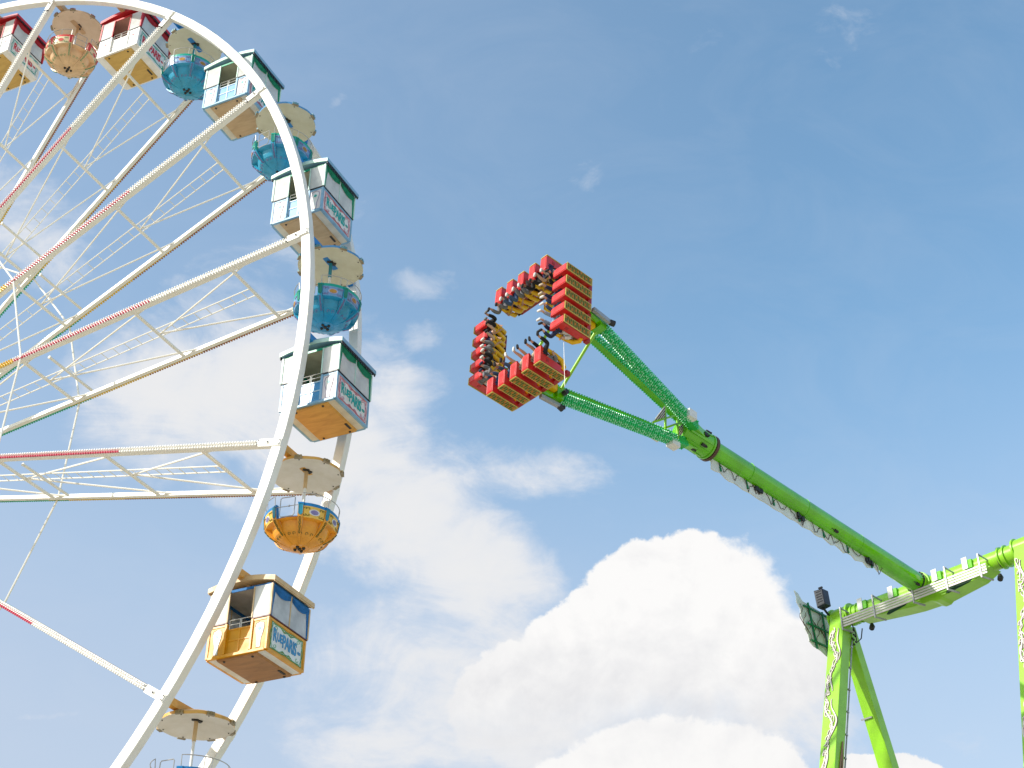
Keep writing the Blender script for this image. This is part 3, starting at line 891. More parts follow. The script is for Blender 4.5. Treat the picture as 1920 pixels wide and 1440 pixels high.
# slatted guard along the front of the beam
wk = RB(); OFF = -AH * .62
for i in range(4):
    z = -.585 + i * .096
    wk.beam(LEFT + B_ * .35 + OFF + V((0, 0, z)), RIGHT - B_ * 1.25 + OFF + V((0, 0, z)), .035, .066, UZ)
gd = wk.build('slat_guard', SLAT, ride, bevel=.008)
for u in (.36, 1.75, 3.35, 4.7, 6.0):
    q = RB()
    c = LEFT + B_ * u + OFF * 1.05
    top = .02 if u != 3.35 else -.2
    q.beam(c + V((0, 0, -.72)), c + V((0, 0, top + .12)), .05, .05, B_)
    if u != 3.35: q.beam(c + V((0, 0, top + .10)), LEFT + B_ * (u + .15) + OFF * .45 + V((0, 0, -.05)), .04, .04, UZ)
    q.beam(c + V((0, 0, -.70)), LEFT + B_ * (u + .2) - AH * .30 + V((0, 0, -.78)), .05, .05, UZ)
    q.build('guard_bracket', STEEL, gd)
for u in (1.05, 2.35, 4.15, 5.35):
    q = RB(); c = LEFT + B_ * u - AH * .42 + V((0, 0, .10))
    q.box(c, B_ * .10, AH * .015, V((0, 0, .21)), 0)
    q.box(c + B_ * .17 + AH * .08 - V((0, 0, .05)), B_ * .07, AH * .06, V((0, 0, .15)), 1)
    q.build('lamp_box', [P('lamp_box_white', (.74, .74, .72), .4, .1), LIME], tb)
for u, z in ((1.15, -.55), (6.3, -.50)):
    q = RB(); c = LEFT + B_ * u + V((0, 0, z)); q.tube([c, c - V((0, 0, .12)), c - V((0, 0, .22)) - AH * .06], [.05, .10, .09], 12)
    q.build('work_lamp', BLACK, tb)
cb = RB()
cb.tube([RIGHT - B_ * .98 + (UZ * math.cos(q) - AH * math.sin(q)) * (.345 + .03 * math.sin(3 * q)) for q in [i * .2 for i in range(24)]], .02, 6)
cb.tube([LEFT + B_ * .45 + V((0, 0, -.35)) - AH * .2, LEFT + B_ * .5 + V((0, 0, -.75)) - AH * .1, LEFT + B_ * .42 + V((0, 0, -1.05)), LEFT + B_ * .5 + V((0, 0, -.85)) + AH * .2, LEFT + B_ * .6 + V((0, 0, -.5)) + AH * .2], .022, 6)
for i in range(9): cb.box(LEFT + B_ * (.40 + .05 * math.sin(i * 2.1)) + V((0, 0, -.55 - .07 * i)) - AH * (.1 - .05 * math.cos(i * 1.7)), B_ * .03, AH * .03, V((0, 0, .025)))
cb.build('cable', BLACK, tb)

# --- the swinging arm
ar = RB()
ar.tube([PIV - A_ * .15, JN + A_ * .75], [.345, .325], 40)
for q in (2.6, 5.3, 8.1): ar.tube([JN + A_ * (q - .012), JN + A_ * (q - .008), JN + A_ * (q + .008), JN + A_ * (q + .012)], [.322, .346, .346, .322], 40)
arm = ar.build('main_arm', LIME, ride, smooth=True)
fl = RB()
fl.tube([PIV - A_ * .52, PIV - A_ * .42], .385, 40)
fl.tube([PIV - A_ * .40, PIV - A_ * .02], .36, 40)
fl.tube([PIV - AH * .40, PIV + AH * .40], .46, 32)
fl.box(PIV - A_ * .1, B_ * .26, A_ * .40, Q_ * .30)
fl.build('pivot_block', LIME2, arm, smooth=True)
bt = RB()
bt.tube([PIV - A_ * .528, PIV - A_ * .536], .383, 40)
for i in range(20):
    q = 2 * math.pi * i / 20
    bt.cap(PIV - A_ * .53 + (B_ * math.cos(q) + Q_ * math.sin(q)) * .365, -A_, .028, .05, 6)
bt.build('bolt_ring', BOLT, arm)
for s_ in (5.2, .78):
    bt = RB(); c = PIV - A_ * s_
    e = -V((.33, .87, .40)); e = (e - A_ * e.dot(A_)).normalized()
    bt.box(c + e * .35, A_ * .06, e.cross(A_) * .05, e * .05); bt.cap(c + e * .38 + A_ * .04, e, .05, .05, 8); bt.tube([c + e * .34, c + e * .42 - A_ * .1, c + e * .34 - A_ * .2], .015, 5)
    bt.build('hose_coupling', BOLT, arm)
co = RB()
co.tube([JN + A_ * .78, JN + A_ * .80, JN + A_ * .90, JN + A_ * .92], [.31, .43, .43, .31], 40)
co.build('collar', COLLAR, arm, smooth=True)
hd = RB()
hd.tube([JN + A_ * .74, JN + A_ * .62, JN - A_ * .1, JN - A_ * .45], [.39, .385, .36, .33], 32)
hd.tube([JN + A_ * .70, JN + A_ * .76], .42, 32)
for i in range(8):
    q = math.pi / 8 + i * math.pi / 4
    e = R1 * math.cos(q) + R2 * math.sin(q)
    hd.box(JN + A_ * .15 + e * .375, A_ * .48, e.cross(A_) * .035, e * .035)
hdo = hd.build('rotating_head', LIME, ride, smooth=True)
vb = RB()
for e, s in ((-R2, .25), (R1, .1), (-R2 * .7 - R1 * .7, .5), (R1 * .75 - R2 * .66, .3)):
    e = e.normalized()
    vb.box(JN + A_ * s + e * .39, A_ * .07, e.cross(A_) * .05, e * .06)
    vb.cap(JN + A_ * (s + .12) + e * .37, e, .04, .09, 8)
vb.build('valve_box', BLACK, hdo)
# light panel hung under the tube
DN = (-UZ - A_ * (-UZ).dot(A_)).normalized()
lpn = RB(); S0, S1 = .95, 9.25
n = 40
top_, bot_ = [], []
for i in range(n + 1):
    s = S0 + (S1 - S0) * i / n
    jag = .05 * math.sin(i * 1.9) + .035 * math.sin(i * 4.3 + 1) + (.0 if 2 < i < n - 2 else -.05)
    top_.append((s, .33)); bot_.append((s, .74 - .12 * (i / n) + jag))
ply_ = top_ + bot_[::-1]
vs = [JN + A_ * p[0] + DN * p[1] - B_ * .02 for p in ply_] + [JN + A_ * p[0] + DN * p[1] + B_ * .02 for p in ply_]
fs = []
m_ = n + 1
for i in range(n):
    a, b_, c, d_ = i, i + 1, 2 * m_ - 2 - i, 2 * m_ - 1 - i
    fs += [(a, b_, c, d_), (a + 2 * m_, d_ + 2 * m_, c + 2 * m_, b_ + 2 * m_), (d_, c, c + 2 * m_, d_ + 2 * m_), (b_, a, a + 2 * m_, b_ + 2 * m_)]
fs += [(0, 2 * m_ - 1, 4 * m_ - 1, 2 * m_), (m_ - 1, m_ - 1 + 2 * m_, m_ + 2 * m_, m_)]
lpn.add(vs, fs)
lpo = lpn.build('light_panel', BOARD, arm, outward=True)
bk = RB()
for i in range(7):
    s = S0 + .35 + i * 1.25
    bk.beam(JN + A_ * s + DN * .29, JN + A_ * (s + .05) + DN * .62 + B_ * .05, .05, .05, B_, m=0)
for i in range(15):
    s = S0 + .2 + i * .55 + .25 * random.random(); r_ = random.random
    bk.tube([JN + A_ * (s + .12 * t) + DN * (.35 + (.12 + .26 * random.random()) * math.sin(t * math.pi / 4) ** 2) + B_ * (.045 + .02 * math.sin(t + i)) for t in [0, .7, 1.4, 2, 2.6, 3.3, 4]], .012, 5, 1)
for s in (2.95, 5.0, 8.55):
    for q in range(7): bk.box(JN + A_ * (s + .05 * q) + DN * (.40 + .11 * r_()) + B_ * (.05 + .03 * r_()), A_ * .035, DN * .07, B_ * .03, 2)
bk.build('bracket', [DKGREEN, VINED, BLACK], lpo)

# --- the four claw arms with bulb boards
ENDS = {'a': GP - R2 * RHO, 'b': GP - R1 * RHO, 'c': GP + R1 * RHO, 'd': GP + R2 * RHO}
for key, e in (('a', -R2), ('b', -R1), ('c', R1), ('d', R2)):
    p0 = JN + A_ * .20 + e * .30; p1 = ENDS[key] - A_ * .05
    d = (p1 - p0).normalized()
    outw = (e - d * e.dot(d)).normalized(); side = d.cross(outw).normalized()
    L = (p1 - p0).length
    f = RB(); f.beam(p0, p1, .23, .23, outw, w2=.20, h2=.20)
    fa = f.build('claw_arm', LIME, ride, bevel=.02)
    # boards on the two side faces and the outer face, dotted with bulbs
    ldb = RB()
    def th(q): return .115 + (.10 - .115) * q / L          # half thickness of the arm, q metres out
    for nrm, up, hw_ in ((side, outw, .088), (-side, outw, .088), (outw, side, .092)):
        lift = .012
        shift = outw * .02 if nrm is not outw else V((0, 0, 0))
        a0, a1 = .45, L - .12
        ldb.beam(p0 + d * a0 + nrm * (th(a0) + lift) + shift, p0 + d * a1 + nrm * (th(a1) + lift) + shift, .02, hw_ * 2 + .05, up, 0, h2=hw_ * 2 - .02)
        rows = 3
        s = .95
        while s < L - .2:
            hw2 = hw_ + .01 - .01 * s / L
            for r in range(rows):
                t = -hw2 + hw2 * 2 * (r + .5) / rows
                c = p0 + d * (s + (.04 if r % 2 else 0)) + nrm * (th(s) + lift + .010) + shift + up * t
                ldb.cap(c, nrm, .026, .04, 5, 2 if (r + int(s * 12.5)) % 3 else 1, .75)
            s += .082
        s = .5
        while s < L - .15:
            hw2 = hw_ + .025 - .015 * s / L
            for t in (-hw2, hw2):
                ldb.cap(p0 + d * s + nrm * (th(s) + lift) + shift + up * t, up * (1 if t > 0 else -1), .028, .04, 5, 1)
            s += .09
    ldb.build('bulb_board', [LEDBASE, LEDG, LEDC], fa)
    # end fork to the seat row
    k = RB()
    c = p1 + A_ * .05
    k.box(c - A_ * .02, A_ * .12, e * .18, side * .18, 0)
    k.beam(c - A_ * .1 + e * .12, G + e * (DD / 2 - .14) + A_ * .52, .16, .16, side, 0)
    k.beam(c + A_ * .12 + e * .30, G + e * (DD / 2 + .02) + A_ * .55, .10, .12, side, 1)
    k.tube([c + A_ * .1 + e * .30, c + A_ * .24 + e * .34], .09, 10, 2); k.tube([c + A_ * .05 + side * .22, c + A_ * .05 + side * .36], .08, 10, 2)
    k.tube([c + e * .3 + A_ * (.1 + .2 * t) + side * .12 * math.sin(t * 3) for t in (0, .3, .6, 1)], .018, 6, 2)
    k.box(G + e * (DD / 2 - .42) + A_ * .80, A_ * .16, e * .12, side * .22, 3)
    k.build('end_fork', [LIME, STEEL, BLACK, YELLOW], fa)
for x, y in (('a', 'c'), ('c', 'd'), ('d', 'b'), ('b', 'a')):
    t_ = RB(); t_.tube([ENDS[x], ENDS[y]], .047, 10)
    t_.build('tie_bar', LIME2, ride, smooth=True)
# X braces, striped gussets and white boxes at the root of the claw
for e in (R1,):
    off = -R2 * .12 if e is R1 else -R1 * .1
    def tp(a, t): return JN + A_ * a + e * t + off
    for (a0, t0_, a1, t1_) in ((-1.22, -.40, -1.22, .48), (-.69, -.62, -.69, .60), (-1.76, .52, -.73, -.33), (-1.25, .45, -.14, -.50)):
        x = RB(); x.beam(tp(a0, t0_), tp(a1, t1_), .055, .055, e.cross(A_)); x.build('cross_brace', LIME2, hdo)
    for (p_, q_, r_) in (((-1.24, -.40), (-1.76, .50), (-1.22, .05)), ((-.67, .60), (-.12, -.48), (-.67, .08))):
        g_ = RB(); n = 9
        for k in range(n):            # stripes parallel to the long edge p-q, fading to the corner r
            f0, f1 = k / n, (k + .97) / n
            def lp_(u, w, f): return (u[0] + (w[0] - u[0]) * f, u[1] + (w[1] - u[1]) * f)
            quad = [lp_(p_, r_, f0), lp_(p_, r_, f1), lp_(q_, r_, f1), lp_(q_, r_, f0)]
            g_.prism(quad, JN + off, A_, e, e.cross(A_) * .012, k % 2)
        g_.build('striped_gusset', [P('gusset_cream', (.74, .68, .60), .4, .15), P('gusset_maroon', (.16, .03, .04), .4, .2)], hdo)
for e in (-R2, R1, R2, -R1):
    w = RB(); c = JN - A_ * .75 + e * .72
    w.box(c, A_ * .16, e * .10, e.cross(A_) * .14)
    w.build('white_box', P('lamp_box_white', (.74, .74, .72)), hdo)
cdm = RB(); c0 = G - A_ * .1 - R2 * 1.5 + R1 * .6
cdm.tube([c0, c0 - V((0, 0, 2.1))], .006, 5)
cdm.build('hanging_cord', WHITEP, ride)

# --- seats, five on each side of the square, facing inwards
def seat_proto():
    pr = []
    s = MB()
    back = [(-.30, -.10), (-.30, .86), (-.24, .90), (-.15, .88), (-.13, -.04), (.19, -.04), (.25, -.01), (.27, -.07), (.20, -.125), (-.25, -.125)]
    s.prism(back, (0, 0, 0), (0, 1, 0), (0, 0, 1), (.10, 0, 0))
    wing = [(-.29, -.11), (-.29, .84), (-.14, .86), (-.05, .78), (-.02, .10), (.14, .0), (.21, -.03), (.19, -.12)]
    for sx in (-1, 1): s.prism(wing, (sx * .115, 0, 0), (0, 1, 0), (0, 0, 1), (.0155, 0, 0))
    s.abox(-.10, .10, -.132, -.10, .02, .80)
    pr.append(('shell', s, [SEATRED]))
    p = MB()
    p.abox(-.12, .12, -.325, -.302, -.09, .85, 0)
    p.abox(-.175, .175, -.30, -.05, .892, .905, 0) if False else None
    for i in range(13):
        for j in range(5):
            p.cap((-.088 + j * .044, -.326, -.04 + i * .068), (0, -1, 0), .021, .02, 5, 1 + ((i * 5 + j * 3) % 7 in (0, 3)) )
    for a, b in (((-.122, -.328, -.10), (.122, -.328, -.10)), ((-.122, -.328, .86), (.122, -.328, .86)), ((-.122, -.328, -.10), (-.122, -.328, .86)), ((.122, -.328, -.10), (.122, -.328, .86))):
        p.tube([a, b], .014, 5, 3)
    pr.append(('lamp_panel', p, [GOLD, P('green_bulb', (.10, .16, .02), .35, .2), P('orange_bulb', (.70, .20, .02), .35, .2), P('gold_edge', (.66, .50, .12), .35, .2)]))
    h = MB()
    for sx in (-1, 1):
        h.tube([(sx * .11, -.16, .70), (sx * .12, -.04, .76), (sx * .12, .14, .66), (sx * .11, .20, .42), (sx * .09, .24, .14)], [.06, .07, .072, .065, .055], 8)
    h.tube([(-.09, .24, .14), (.09, .24, .14)], .045, 8)
    h.tube([(-.11, .215, .36), (.11, .215, .36)], .03, 8)
    pr.append(('shoulder_harness', h, [YELLOW]))
    b = MB(); b.abox(-.10, .10, -.098, -.055, .05, .62); b.abox(-.097, .097, -.10, .18, -.039, -.018)
    b.box((0, .21, .02), (.035, 0, 0), (0, .03, .01), (0, -.01, .06))
    pr.append(('seat_pad', b, [BLACK]))
    return pr
parts = seat_proto()
protoM = {}
for nm, mb, mats in parts:
    me = bpy.data.meshes.new(nm); me.from_pydata(mb.v, [], mb.f)
    for mt in mats: me.materials.append(mt)
    me.polygons.foreach_set('material_index', mb.m); me.update()
    if nm in ('shoulder_harness',): smooth_mesh(me, 50)
    protoM[nm] = me
ROWS = [('right', R2, -R2), ('lower', -R1, R1), ('left', -R2, R2), ('upper', R1, -R1)]
SEATS = []
for rname, inw, outw in ROWS:
    X = inw.cross(A_).normalized()
    rot = Matrix((X, inw, A_)).transposed()
    q = RB()
    c = G + outw * (DD / 2 - .16) + A_ * .52
    q.beam(c - X * (PITCH * 2.35), c + X * (PITCH * 2.35), .14, .14, A_, 0)
    q.beam(c - X * (PITCH * 2.3) - A_ * .75 , c + X * (PITCH * 2.3) - A_ * .75, .10, .10, A_, 0)
    q.build('seat_row_beam', P('row_beam_red', (.40, .018, .018), .4, .2), ride, bevel=.01)
    for i in range(5):
        hip = G + outw * (DD / 2 - .32) - A_ * .38 + X * ((i - 2) * PITCH)
        mw = Matrix.Translation(hip - RO) @ rot.to_4x4()
        sh = bpy.data.objects.new('seat', protoM['shell']); COL.objects.link(sh); sh.parent = ride; sh.matrix_local = mw
        bv = sh.modifiers.new('bevel', 'BEVEL'); bv.width = .03; bv.segments = 3; bv.limit_method = 'ANGLE'
        for nm in ('lamp_panel', 'shoulder_harness', 'seat_pad'):
            o = bpy.data.objects.new(nm, protoM[nm]); COL.objects.link(o); o.parent = sh
        SEATS.append((rname, i, hip, rot))

# ------------------------------------------------------------------ riders
def skin_mesh(name, verts, edges, radii, root=0, levels=1):
    me = bpy.data.meshes.new(name); me.from_pydata([tuple(v) for v in verts], edges, [])
    o = bpy.data.objects.new(name, me); COL.objects.link(o)
    o.modifiers.new('skin', 'SKIN')
    if not me.skin_vertices: return None
    for i, sv in enumerate(me.skin_vertices[0].data):
        r = radii[i]; sv.radius = (r, r) if not isinstance(r, tuple) else r
        sv.use_root = (i == root)
    ss = o.modifiers.new('sub', 'SUBSURF'); ss.levels = levels; ss.render_levels = levels
    dg = bpy.context.evaluated_depsgraph_get(); dg.update()
    out = bpy.data.meshes.new_from_object(o.evaluated_get(dg))
    bpy.data.objects.remove(o); bpy.data.meshes.remove(me)
    out.polygons.foreach_set('use_smooth', [True] * len(out.polygons)); out.update()
    return out

def rider_meshes(pose):
    """seated figure; origin between the hips, y forward, z up the spine"""
    ks, kick, arm = pose                       # knee spread, lower leg swing, arms
    vs, ed, rd = [], [], []
    def j(p, r, par=None):
        vs.append(V(p)); rd.append(r)
        if par is not None: ed.append((par, len(vs) - 1))
        return len(vs) - 1
    pel = j((0, .0, .02), (.135, .105))
    wa = j((0, .0, .18), (.125, .095), pel)
    ch = j((0, -.005, .36), (.145, .11), wa)
    nk0 = j((0, -.01, .49), (.085, .08), ch)
    nk = j((0, .0, .56), .055, nk0)
    h1 = j((0, .015, .63), (.07, .085), nk)
    h2 = j((0, .02, .72), (.075, .098), h1)
    h3 = j((0, .01, .79), (.055, .07), h2)
    limbs = {}
    for sx in (-1, 1):
        hp = j((sx * .09, .04, -.0), .088, pel)
        kn = j((sx * (.11 + ks), .39, .06), .062, hp)
        cf = j((sx * (.11 + ks), .42 + kick * .35, -.11), .056, kn)
        an = j((sx * (.105 + ks * .9), .39 + kick, -.33 + abs(kick) * .25), .038, cf)
        ft = j((sx * (.11 + ks), .42 + kick, -.39 + abs(kick) * .3), .04, an)
        to = j((sx * (.125 + ks), .54 + kick, -.42 + abs(kick) * .45), .03, ft)
        sh = j((sx * .175, -.005, .45), .058, nk0)
        if arm == 0: el, wr = (sx * .235, .10, .24), (sx * .13, .25, .33)
        elif arm == 1: el, wr = (sx * .25, .06, .22), (sx * .16, .28, .16)
        else: el, wr = (sx * .30, .12, .62), (sx * .26, .20, .86)
        e_ = j(el, .043, sh); w_ = j(wr, .028, e_)
        dw = (V(wr) - V(el)).normalized()
        pm = j(V(wr) + dw * .05, (.036, .02), w_)
        sd = V((sx, 0, 0)) - dw * dw.x * sx; sd.normalize(); cu = dw.cross(sd).normalized()
        for q, ln in ((-.024, .072), (-.008, .082), (.009, .078), (.024, .062)):
            f1 = j(V(wr) + dw * .085 + sd * q, .0105, pm)
            f2 = j(V(wr) + dw * (.085 + ln * .5) + sd * q * 1.2 + cu * .012, .0095, f1)
            j(V(wr) + dw * (.085 + ln * .8) + sd * q * 1.2 + cu * .032, .0085, f2)
        t1 = j(V(wr) + dw * .045 - sd * .035 + cu * .008, .0115, w_)
        j(V(wr) + dw * .08 - sd * .05 + cu * .02, .0095, t1)
        limbs[sx] = dict(hp=vs[hp], kn=vs[kn], cf=vs[cf], an=vs[an], ft=vs[ft], to=vs[to], sh=vs[sh], el=V(el), wr=V(wr))
    body = skin_mesh('person', vs, ed, rd, 0, 1)
    # nose, eyes, ears and mouth joined to the body mesh
    ex = MB()
    ex.tube([(0, .105, .715), (0, .135, .68), (0, .112, .668)], [.010, .017, .010], 6)
    for sx in (-1, 1):
        ex.cap((sx * .032, .098, .72), (0, 1, 0), .013, .01, 8, 1)
        ex.tube([(sx * .072, .015, .73), (sx * .088, .0, .715), (sx * .075, .01, .675)], [.010, .016, .008], 6)
    ex.tube([(-.028, .098, .645), (0, .106, .642), (.028, .098, .645)], .008, 5, 2)
    b2 = bpy.data.meshes.new('face'); b2.from_pydata(ex.v, [], ex.f)
    import bmesh
    bm = bmesh.new(); bm.from_mesh(body); n0 = len(bm.faces); bm.from_mesh(b2); bm.faces.ensure_lookup_table()
    for i, m in enumerate(ex.m): bm.faces[n0 + i].material_index = m
    bm.to_mesh(body); bm.free(); bpy.data.meshes.remove(b2)
    # shirt
    def sub(items, name, root=0):
        v, e, r = [], [], []
        for p, par, rad in items:
            v.append(p); r.append(rad)
            if par is not None: e.append((par, len(v) - 1))
        return skin_mesh(name, v, e, r, root, 1)
    L, Rr = limbs[-1], limbs[1]
    shirt = sub([((0, 0, .06), None, (.148, .118)), ((0, 0, .2), 0, (.14, .108)), ((0, -.005, .36), 1, (.158, .122)), ((0, -.01, .47), 2, (.10, .092)),
                 (L['sh'], 3, .068), (L['sh'].lerp(L['el'], .75), 4, .056), (Rr['sh'], 3, .068), (Rr['sh'].lerp(Rr['el'], .75), 6, .056)], 'shirt')
    tr = sub([((0, .0, .03), None, (.148, .115)), (L['hp'], 0, .098), (L['kn'], 1, .074), (L['cf'], 2, .066), (L['cf'].lerp(L['an'], .8), 3, .054),
              (Rr['hp'], 0, .098), (Rr['kn'], 5, .074), (Rr['cf'], 6, .066), (Rr['cf'].lerp(Rr['an'], .8), 7, .054)], 'trousers')
    so = sub([((0, .0, .03), None, (.148, .115)), (L['hp'], 0, .098), (L['hp'].lerp(L['kn'], .85), 1, .08),
              (Rr['hp'], 0, .098), (Rr['hp'].lerp(Rr['kn'], .85), 3, .08)], 'shorts')
    shoes = []
    for l in (L, Rr):
        shoes.append(sub([(l['an'].lerp(l['ft'], .4), None, .047), (l['ft'] + V((0, -.03, -.01)), 0, .05), (l['ft'].lerp(l['to'], .6), 1, .047), (l['to'] + V((0, .01, -.005)), 2, .036)], 'shoe'))
    def hair(long):
        it = [((0, -.015, .74), None, (.086, .105)), ((0, -.01, .80), 0, (.07, .085)), ((0, -.055, .69), 0, (.078, .06))]
        if long: it += [((0, -.085, .58), 2, (.085, .045)), ((.03, -.10, .46), 3, (.06, .03))]
        return sub(it, 'hair')
    return body, shirt, tr, so, shoes, hair(False), hair(True)

POSES = [rider_meshes(p) for p in ((.03, -.04, 0), (.07, .06, 0), (.02, -.14, 1), (.05, .14, 2))]
SKIN = [P('skin_%d' % i, c, .5, .08, scale=14.) for i, c in enumerate(((.56, .33, .23), (.50, .29, .19), (.30, .16, .10), (.60, .38, .28)))]
EYEM = P('eye_dark', (.03, .02, .015), .3, .1); LIP = P('lip', (.42, .15, .12), .5, .1)
CL = {'black': (.014, .014, .017), 'navy': (.02, .03, .09), 'grey': (.19, .19, .20), 'white': (.70, .69, .67), 'olive': (.10, .12, .04), 'maroon': (.20, .02, .03),
      'denim blue': (.06, .11, .22), 'pale blue': (.32, .42, .55), 'beige': (.50, .40, .28), 'pink': (.62, .25, .30), 'teal': (.02, .20, .22), 'dark green': (.02, .09, .04)}
CM = {k: P('cloth_' + k.replace(' ', '_'), c, .85, .25, scale=12.) for k, c in CL.items()}
HM = [P('hair_%d' % i, c, .6, .3, scale=30.) for i, c in enumerate(((.02, .012, .008), (.09, .045, .02), (.30, .18, .07)))]
# shirt, legwear, shoe, hair, pose, skin, long hair, shorts
LOOK = [('grey', 'black', 'black', 0, 2, 0, 0, 0), ('olive', 'navy', 'beige', 1, 1, 1, 0, 0), ('navy', 'denim blue', 'white', 1, 0, 0, 1, 0), ('black', 'pale blue', 'white', 0, 1, 3, 0, 0), ('white', 'navy', 'black', 2, 0, 0, 1, 0),
        ('grey', 'black', 'black', 0, 1, 1, 0, 0), ('maroon', 'beige', 'black', 1, 1, 0, 0, 1), ('navy', 'beige', 'white', 2, 1, 3, 1, 1), ('black', 'denim blue', 'black', 0, 0, 2, 0, 0), ('teal', 'denim blue', 'grey', 1, 2, 0, 0, 0),
        ('white', 'grey', 'navy', 0, 0, 0, 0, 0), ('maroon', 'black', 'white', 1, 0, 1, 1, 0), ('pale blue', 'grey', 'white', 2, 2, 0, 0, 0), ('black', 'navy', 'black', 0, 1, 3, 0, 1), ('dark green', 'black', 'grey', 1, 0, 0, 1, 0),
        ('navy', 'grey', 'black', 0, 1, 1, 0, 0), ('pink', 'denim blue', 'white', 2, 0, 0, 1, 0), ('black', 'grey', 'white', 1, 2, 0, 0, 0), ('beige', 'black', 'black', 0, 1, 2, 0, 0), ('pale blue', 'navy', 'white', 1, 0, 3, 1, 1)]
ORD = ['first', 'second', 'third', 'fourth', 'fifth']
# order words per row as seen in the picture: where index 0 stands
for n_, (rname, i, hip, rot) in enumerate(SEATS):
    sh_, lg_, so_, hr_, ps, sk, lng, shorts = LOOK[n_]
    body, shirt, tr, sho, shoes, hs_, hl_ = POSES[ps]
    axis = (rot @ V((1, 0, 0)))
    vertical = abs(axis.z) > .6
    if vertical: pos = i if axis.z < 0 else 4 - i; word = 'top'
    else: pos = i if axis.x > 0 else 4 - i; word = 'left'
    p = bpy.data.objects.new('person', body); COL.objects.link(p)
    p.matrix_world = Matrix.Translation(hip + rot @ V((0, .05, .05))) @ rot.to_4x4() @ Matrix.Diagonal((.88, .88, .88, 1))
    if not p.data.materials:
        for mm in (SKIN[0], EYEM, LIP): p.data.materials.append(mm)
    p.material_slots[0].link = 'OBJECT'; p.material_slots[0].material = SKIN[sk]
    tag(p, 'person in %s top and %s %s, %s seat from %s of %s row' % (sh_, lg_, 'shorts' if shorts else 'trousers', ORD[pos], word, rname), 'person', 'riders on the green ride')
    for nm, me, mat in ([('shirt', shirt, CM[sh_]), ('shorts' if shorts else 'trousers', sho if shorts else tr, CM[lg_]), ('hair', hl_ if lng else hs_, HM[hr_])] + [('shoe', s_, CM[so_]) for s_ in shoes]):
        o = bpy.data.objects.new(nm, me); COL.objects.link(o); o.parent = p
        if not me.materials: me.materials.append(mat)
        o.material_slots[0].link = 'OBJECT'; o.material_slots[0].material = mat

# --- sign seen from behind and floodlight at the left end of the beam
sg = tag(empty('cutout_sign', tuple(LEFT - B_ * .75)), 'pale cut-out sign seen from behind on a green bar frame beside the left leg', 'sign')
class SB(MB):
    def build(self, name, mats, parent=None, **kw):
        o_ = LEFT - B_ * .75
        self.v = [tuple(V(p) - o_) for p in self.v]
        return MB.build(self, name, mats, parent, **kw)
s = SB(); c = LEFT - B_ * .75
outl = [(-2.05, 1.05), (-1.80, .98), (-1.55, .70), (-1.1, .66), (-.6, .60), (.4, .50), (.6, -.4), (.5, -1.2), (0, -1.45), (-.35, -1.42), (-.7, -1.28), (-1.15, -1.22), (-1.42, -1.05), (-1.45, -.75), (-1.62, -.55), (-1.60, -.30), (-1.80, -.05), (-1.78, .30), (-1.98, .55), (-1.95, .80)]
outl = [(x * .86 + .12, z * .86) for x, z in outl]
s.prism(outl, c - B_ * .06, AH, UZ, B_ * .012)
s.build('sign_board', BOARD, sg, outward=True)
s = SB()
for x0, z0, x1, z1 in ((-1.60, .48, .3, .42), (-1.50, -.28, .3, -.30), (-1.35, -1.0, .3, -1.02), (-1.28, .70, -1.0, -1.30), (-.35, .55, -.25, -1.35)):
    s.beam(c + AH * (x0 * .86 + .12) + UZ * z0 * .86, c + AH * (x1 * .86 + .12) + UZ * z1 * .86, .055, .055, B_)
s.build('sign_frame', DKGREEN, sg)
s = SB()
for i in range(9):
    x0 = -1.45 + .17 * i; z0 = .42 - .26 * (i % 3)
    s.tube([c + AH * (x0 + .12 * math.sin(t * 1.3 + i)) + UZ * (z0 - .14 * t) + B_ * .0 for t in range(7)], .013, 5)
s.build('cable', VINED, sg)
fl_ = tag(empty('floodlight', tuple(LEFT - AH * .65 - B_ * .35 + V((0, 0, .75)))), 'black box floodlight above the left end of the green beam', 'floodlight')
class FB(MB):
    def build(self, name, mats, parent=None, **kw):
        o_ = LEFT - AH * .65 - B_ * .35 + V((0, 0, .75))
        self.v = [tuple(V(p) - o_) for p in self.v]
        return MB.build(self, name, mats, parent, **kw)
c = LEFT - AH * .65 - B_ * .35 + V((0, 0, .75))
f = FB(); f.prism([(-.20, .30), (.20, .26), (.24, -.36), (-.14, -.40)], c, B_, UZ, AH * .17); f.build('housing', P('lamp_navy', (.02, .025, .05), .45, .2), fl_, bevel=.02)
f = FB(); f.prism([(-.17, .26), (.16, .22), (.20, -.32), (-.12, -.36)], c - AH * .178, B_, UZ, AH * .008, 0)
for i in range(5): f.box(c - AH * .19 + UZ * (.18 - .1 * i) + B_ * (.01 + .01 * i), B_ * .12, AH * .006, UZ * .012, 1)
f.build('lamp_face', [P('lamp_grey', (.24, .23, .25), .4, .3, scale=8.), BLACK], fl_)
f = FB(); f.tube([c + UZ * .26, c + UZ * .40], .03, 8); f.box(c + UZ * .40, B_ * .08, AH * .03, UZ * .03); f.beam(c - UZ * .38, c - UZ * .60 + AH * .3, .06, .06, B_); f.build('bracket', BLACK, fl_)

# ================================================================== ground
g = MB(); S = 1500
g.add([(-S, -S, 0), (S, -S, 0), (S, S, 0), (-S, S, 0)], [(0, 1, 2, 3)])
gm = paint('paving', (.56, .50, .40), .8, .35, scale=.25, bump=.2)
gr = g.build('ground', gm); gr['kind'] = 'structure'

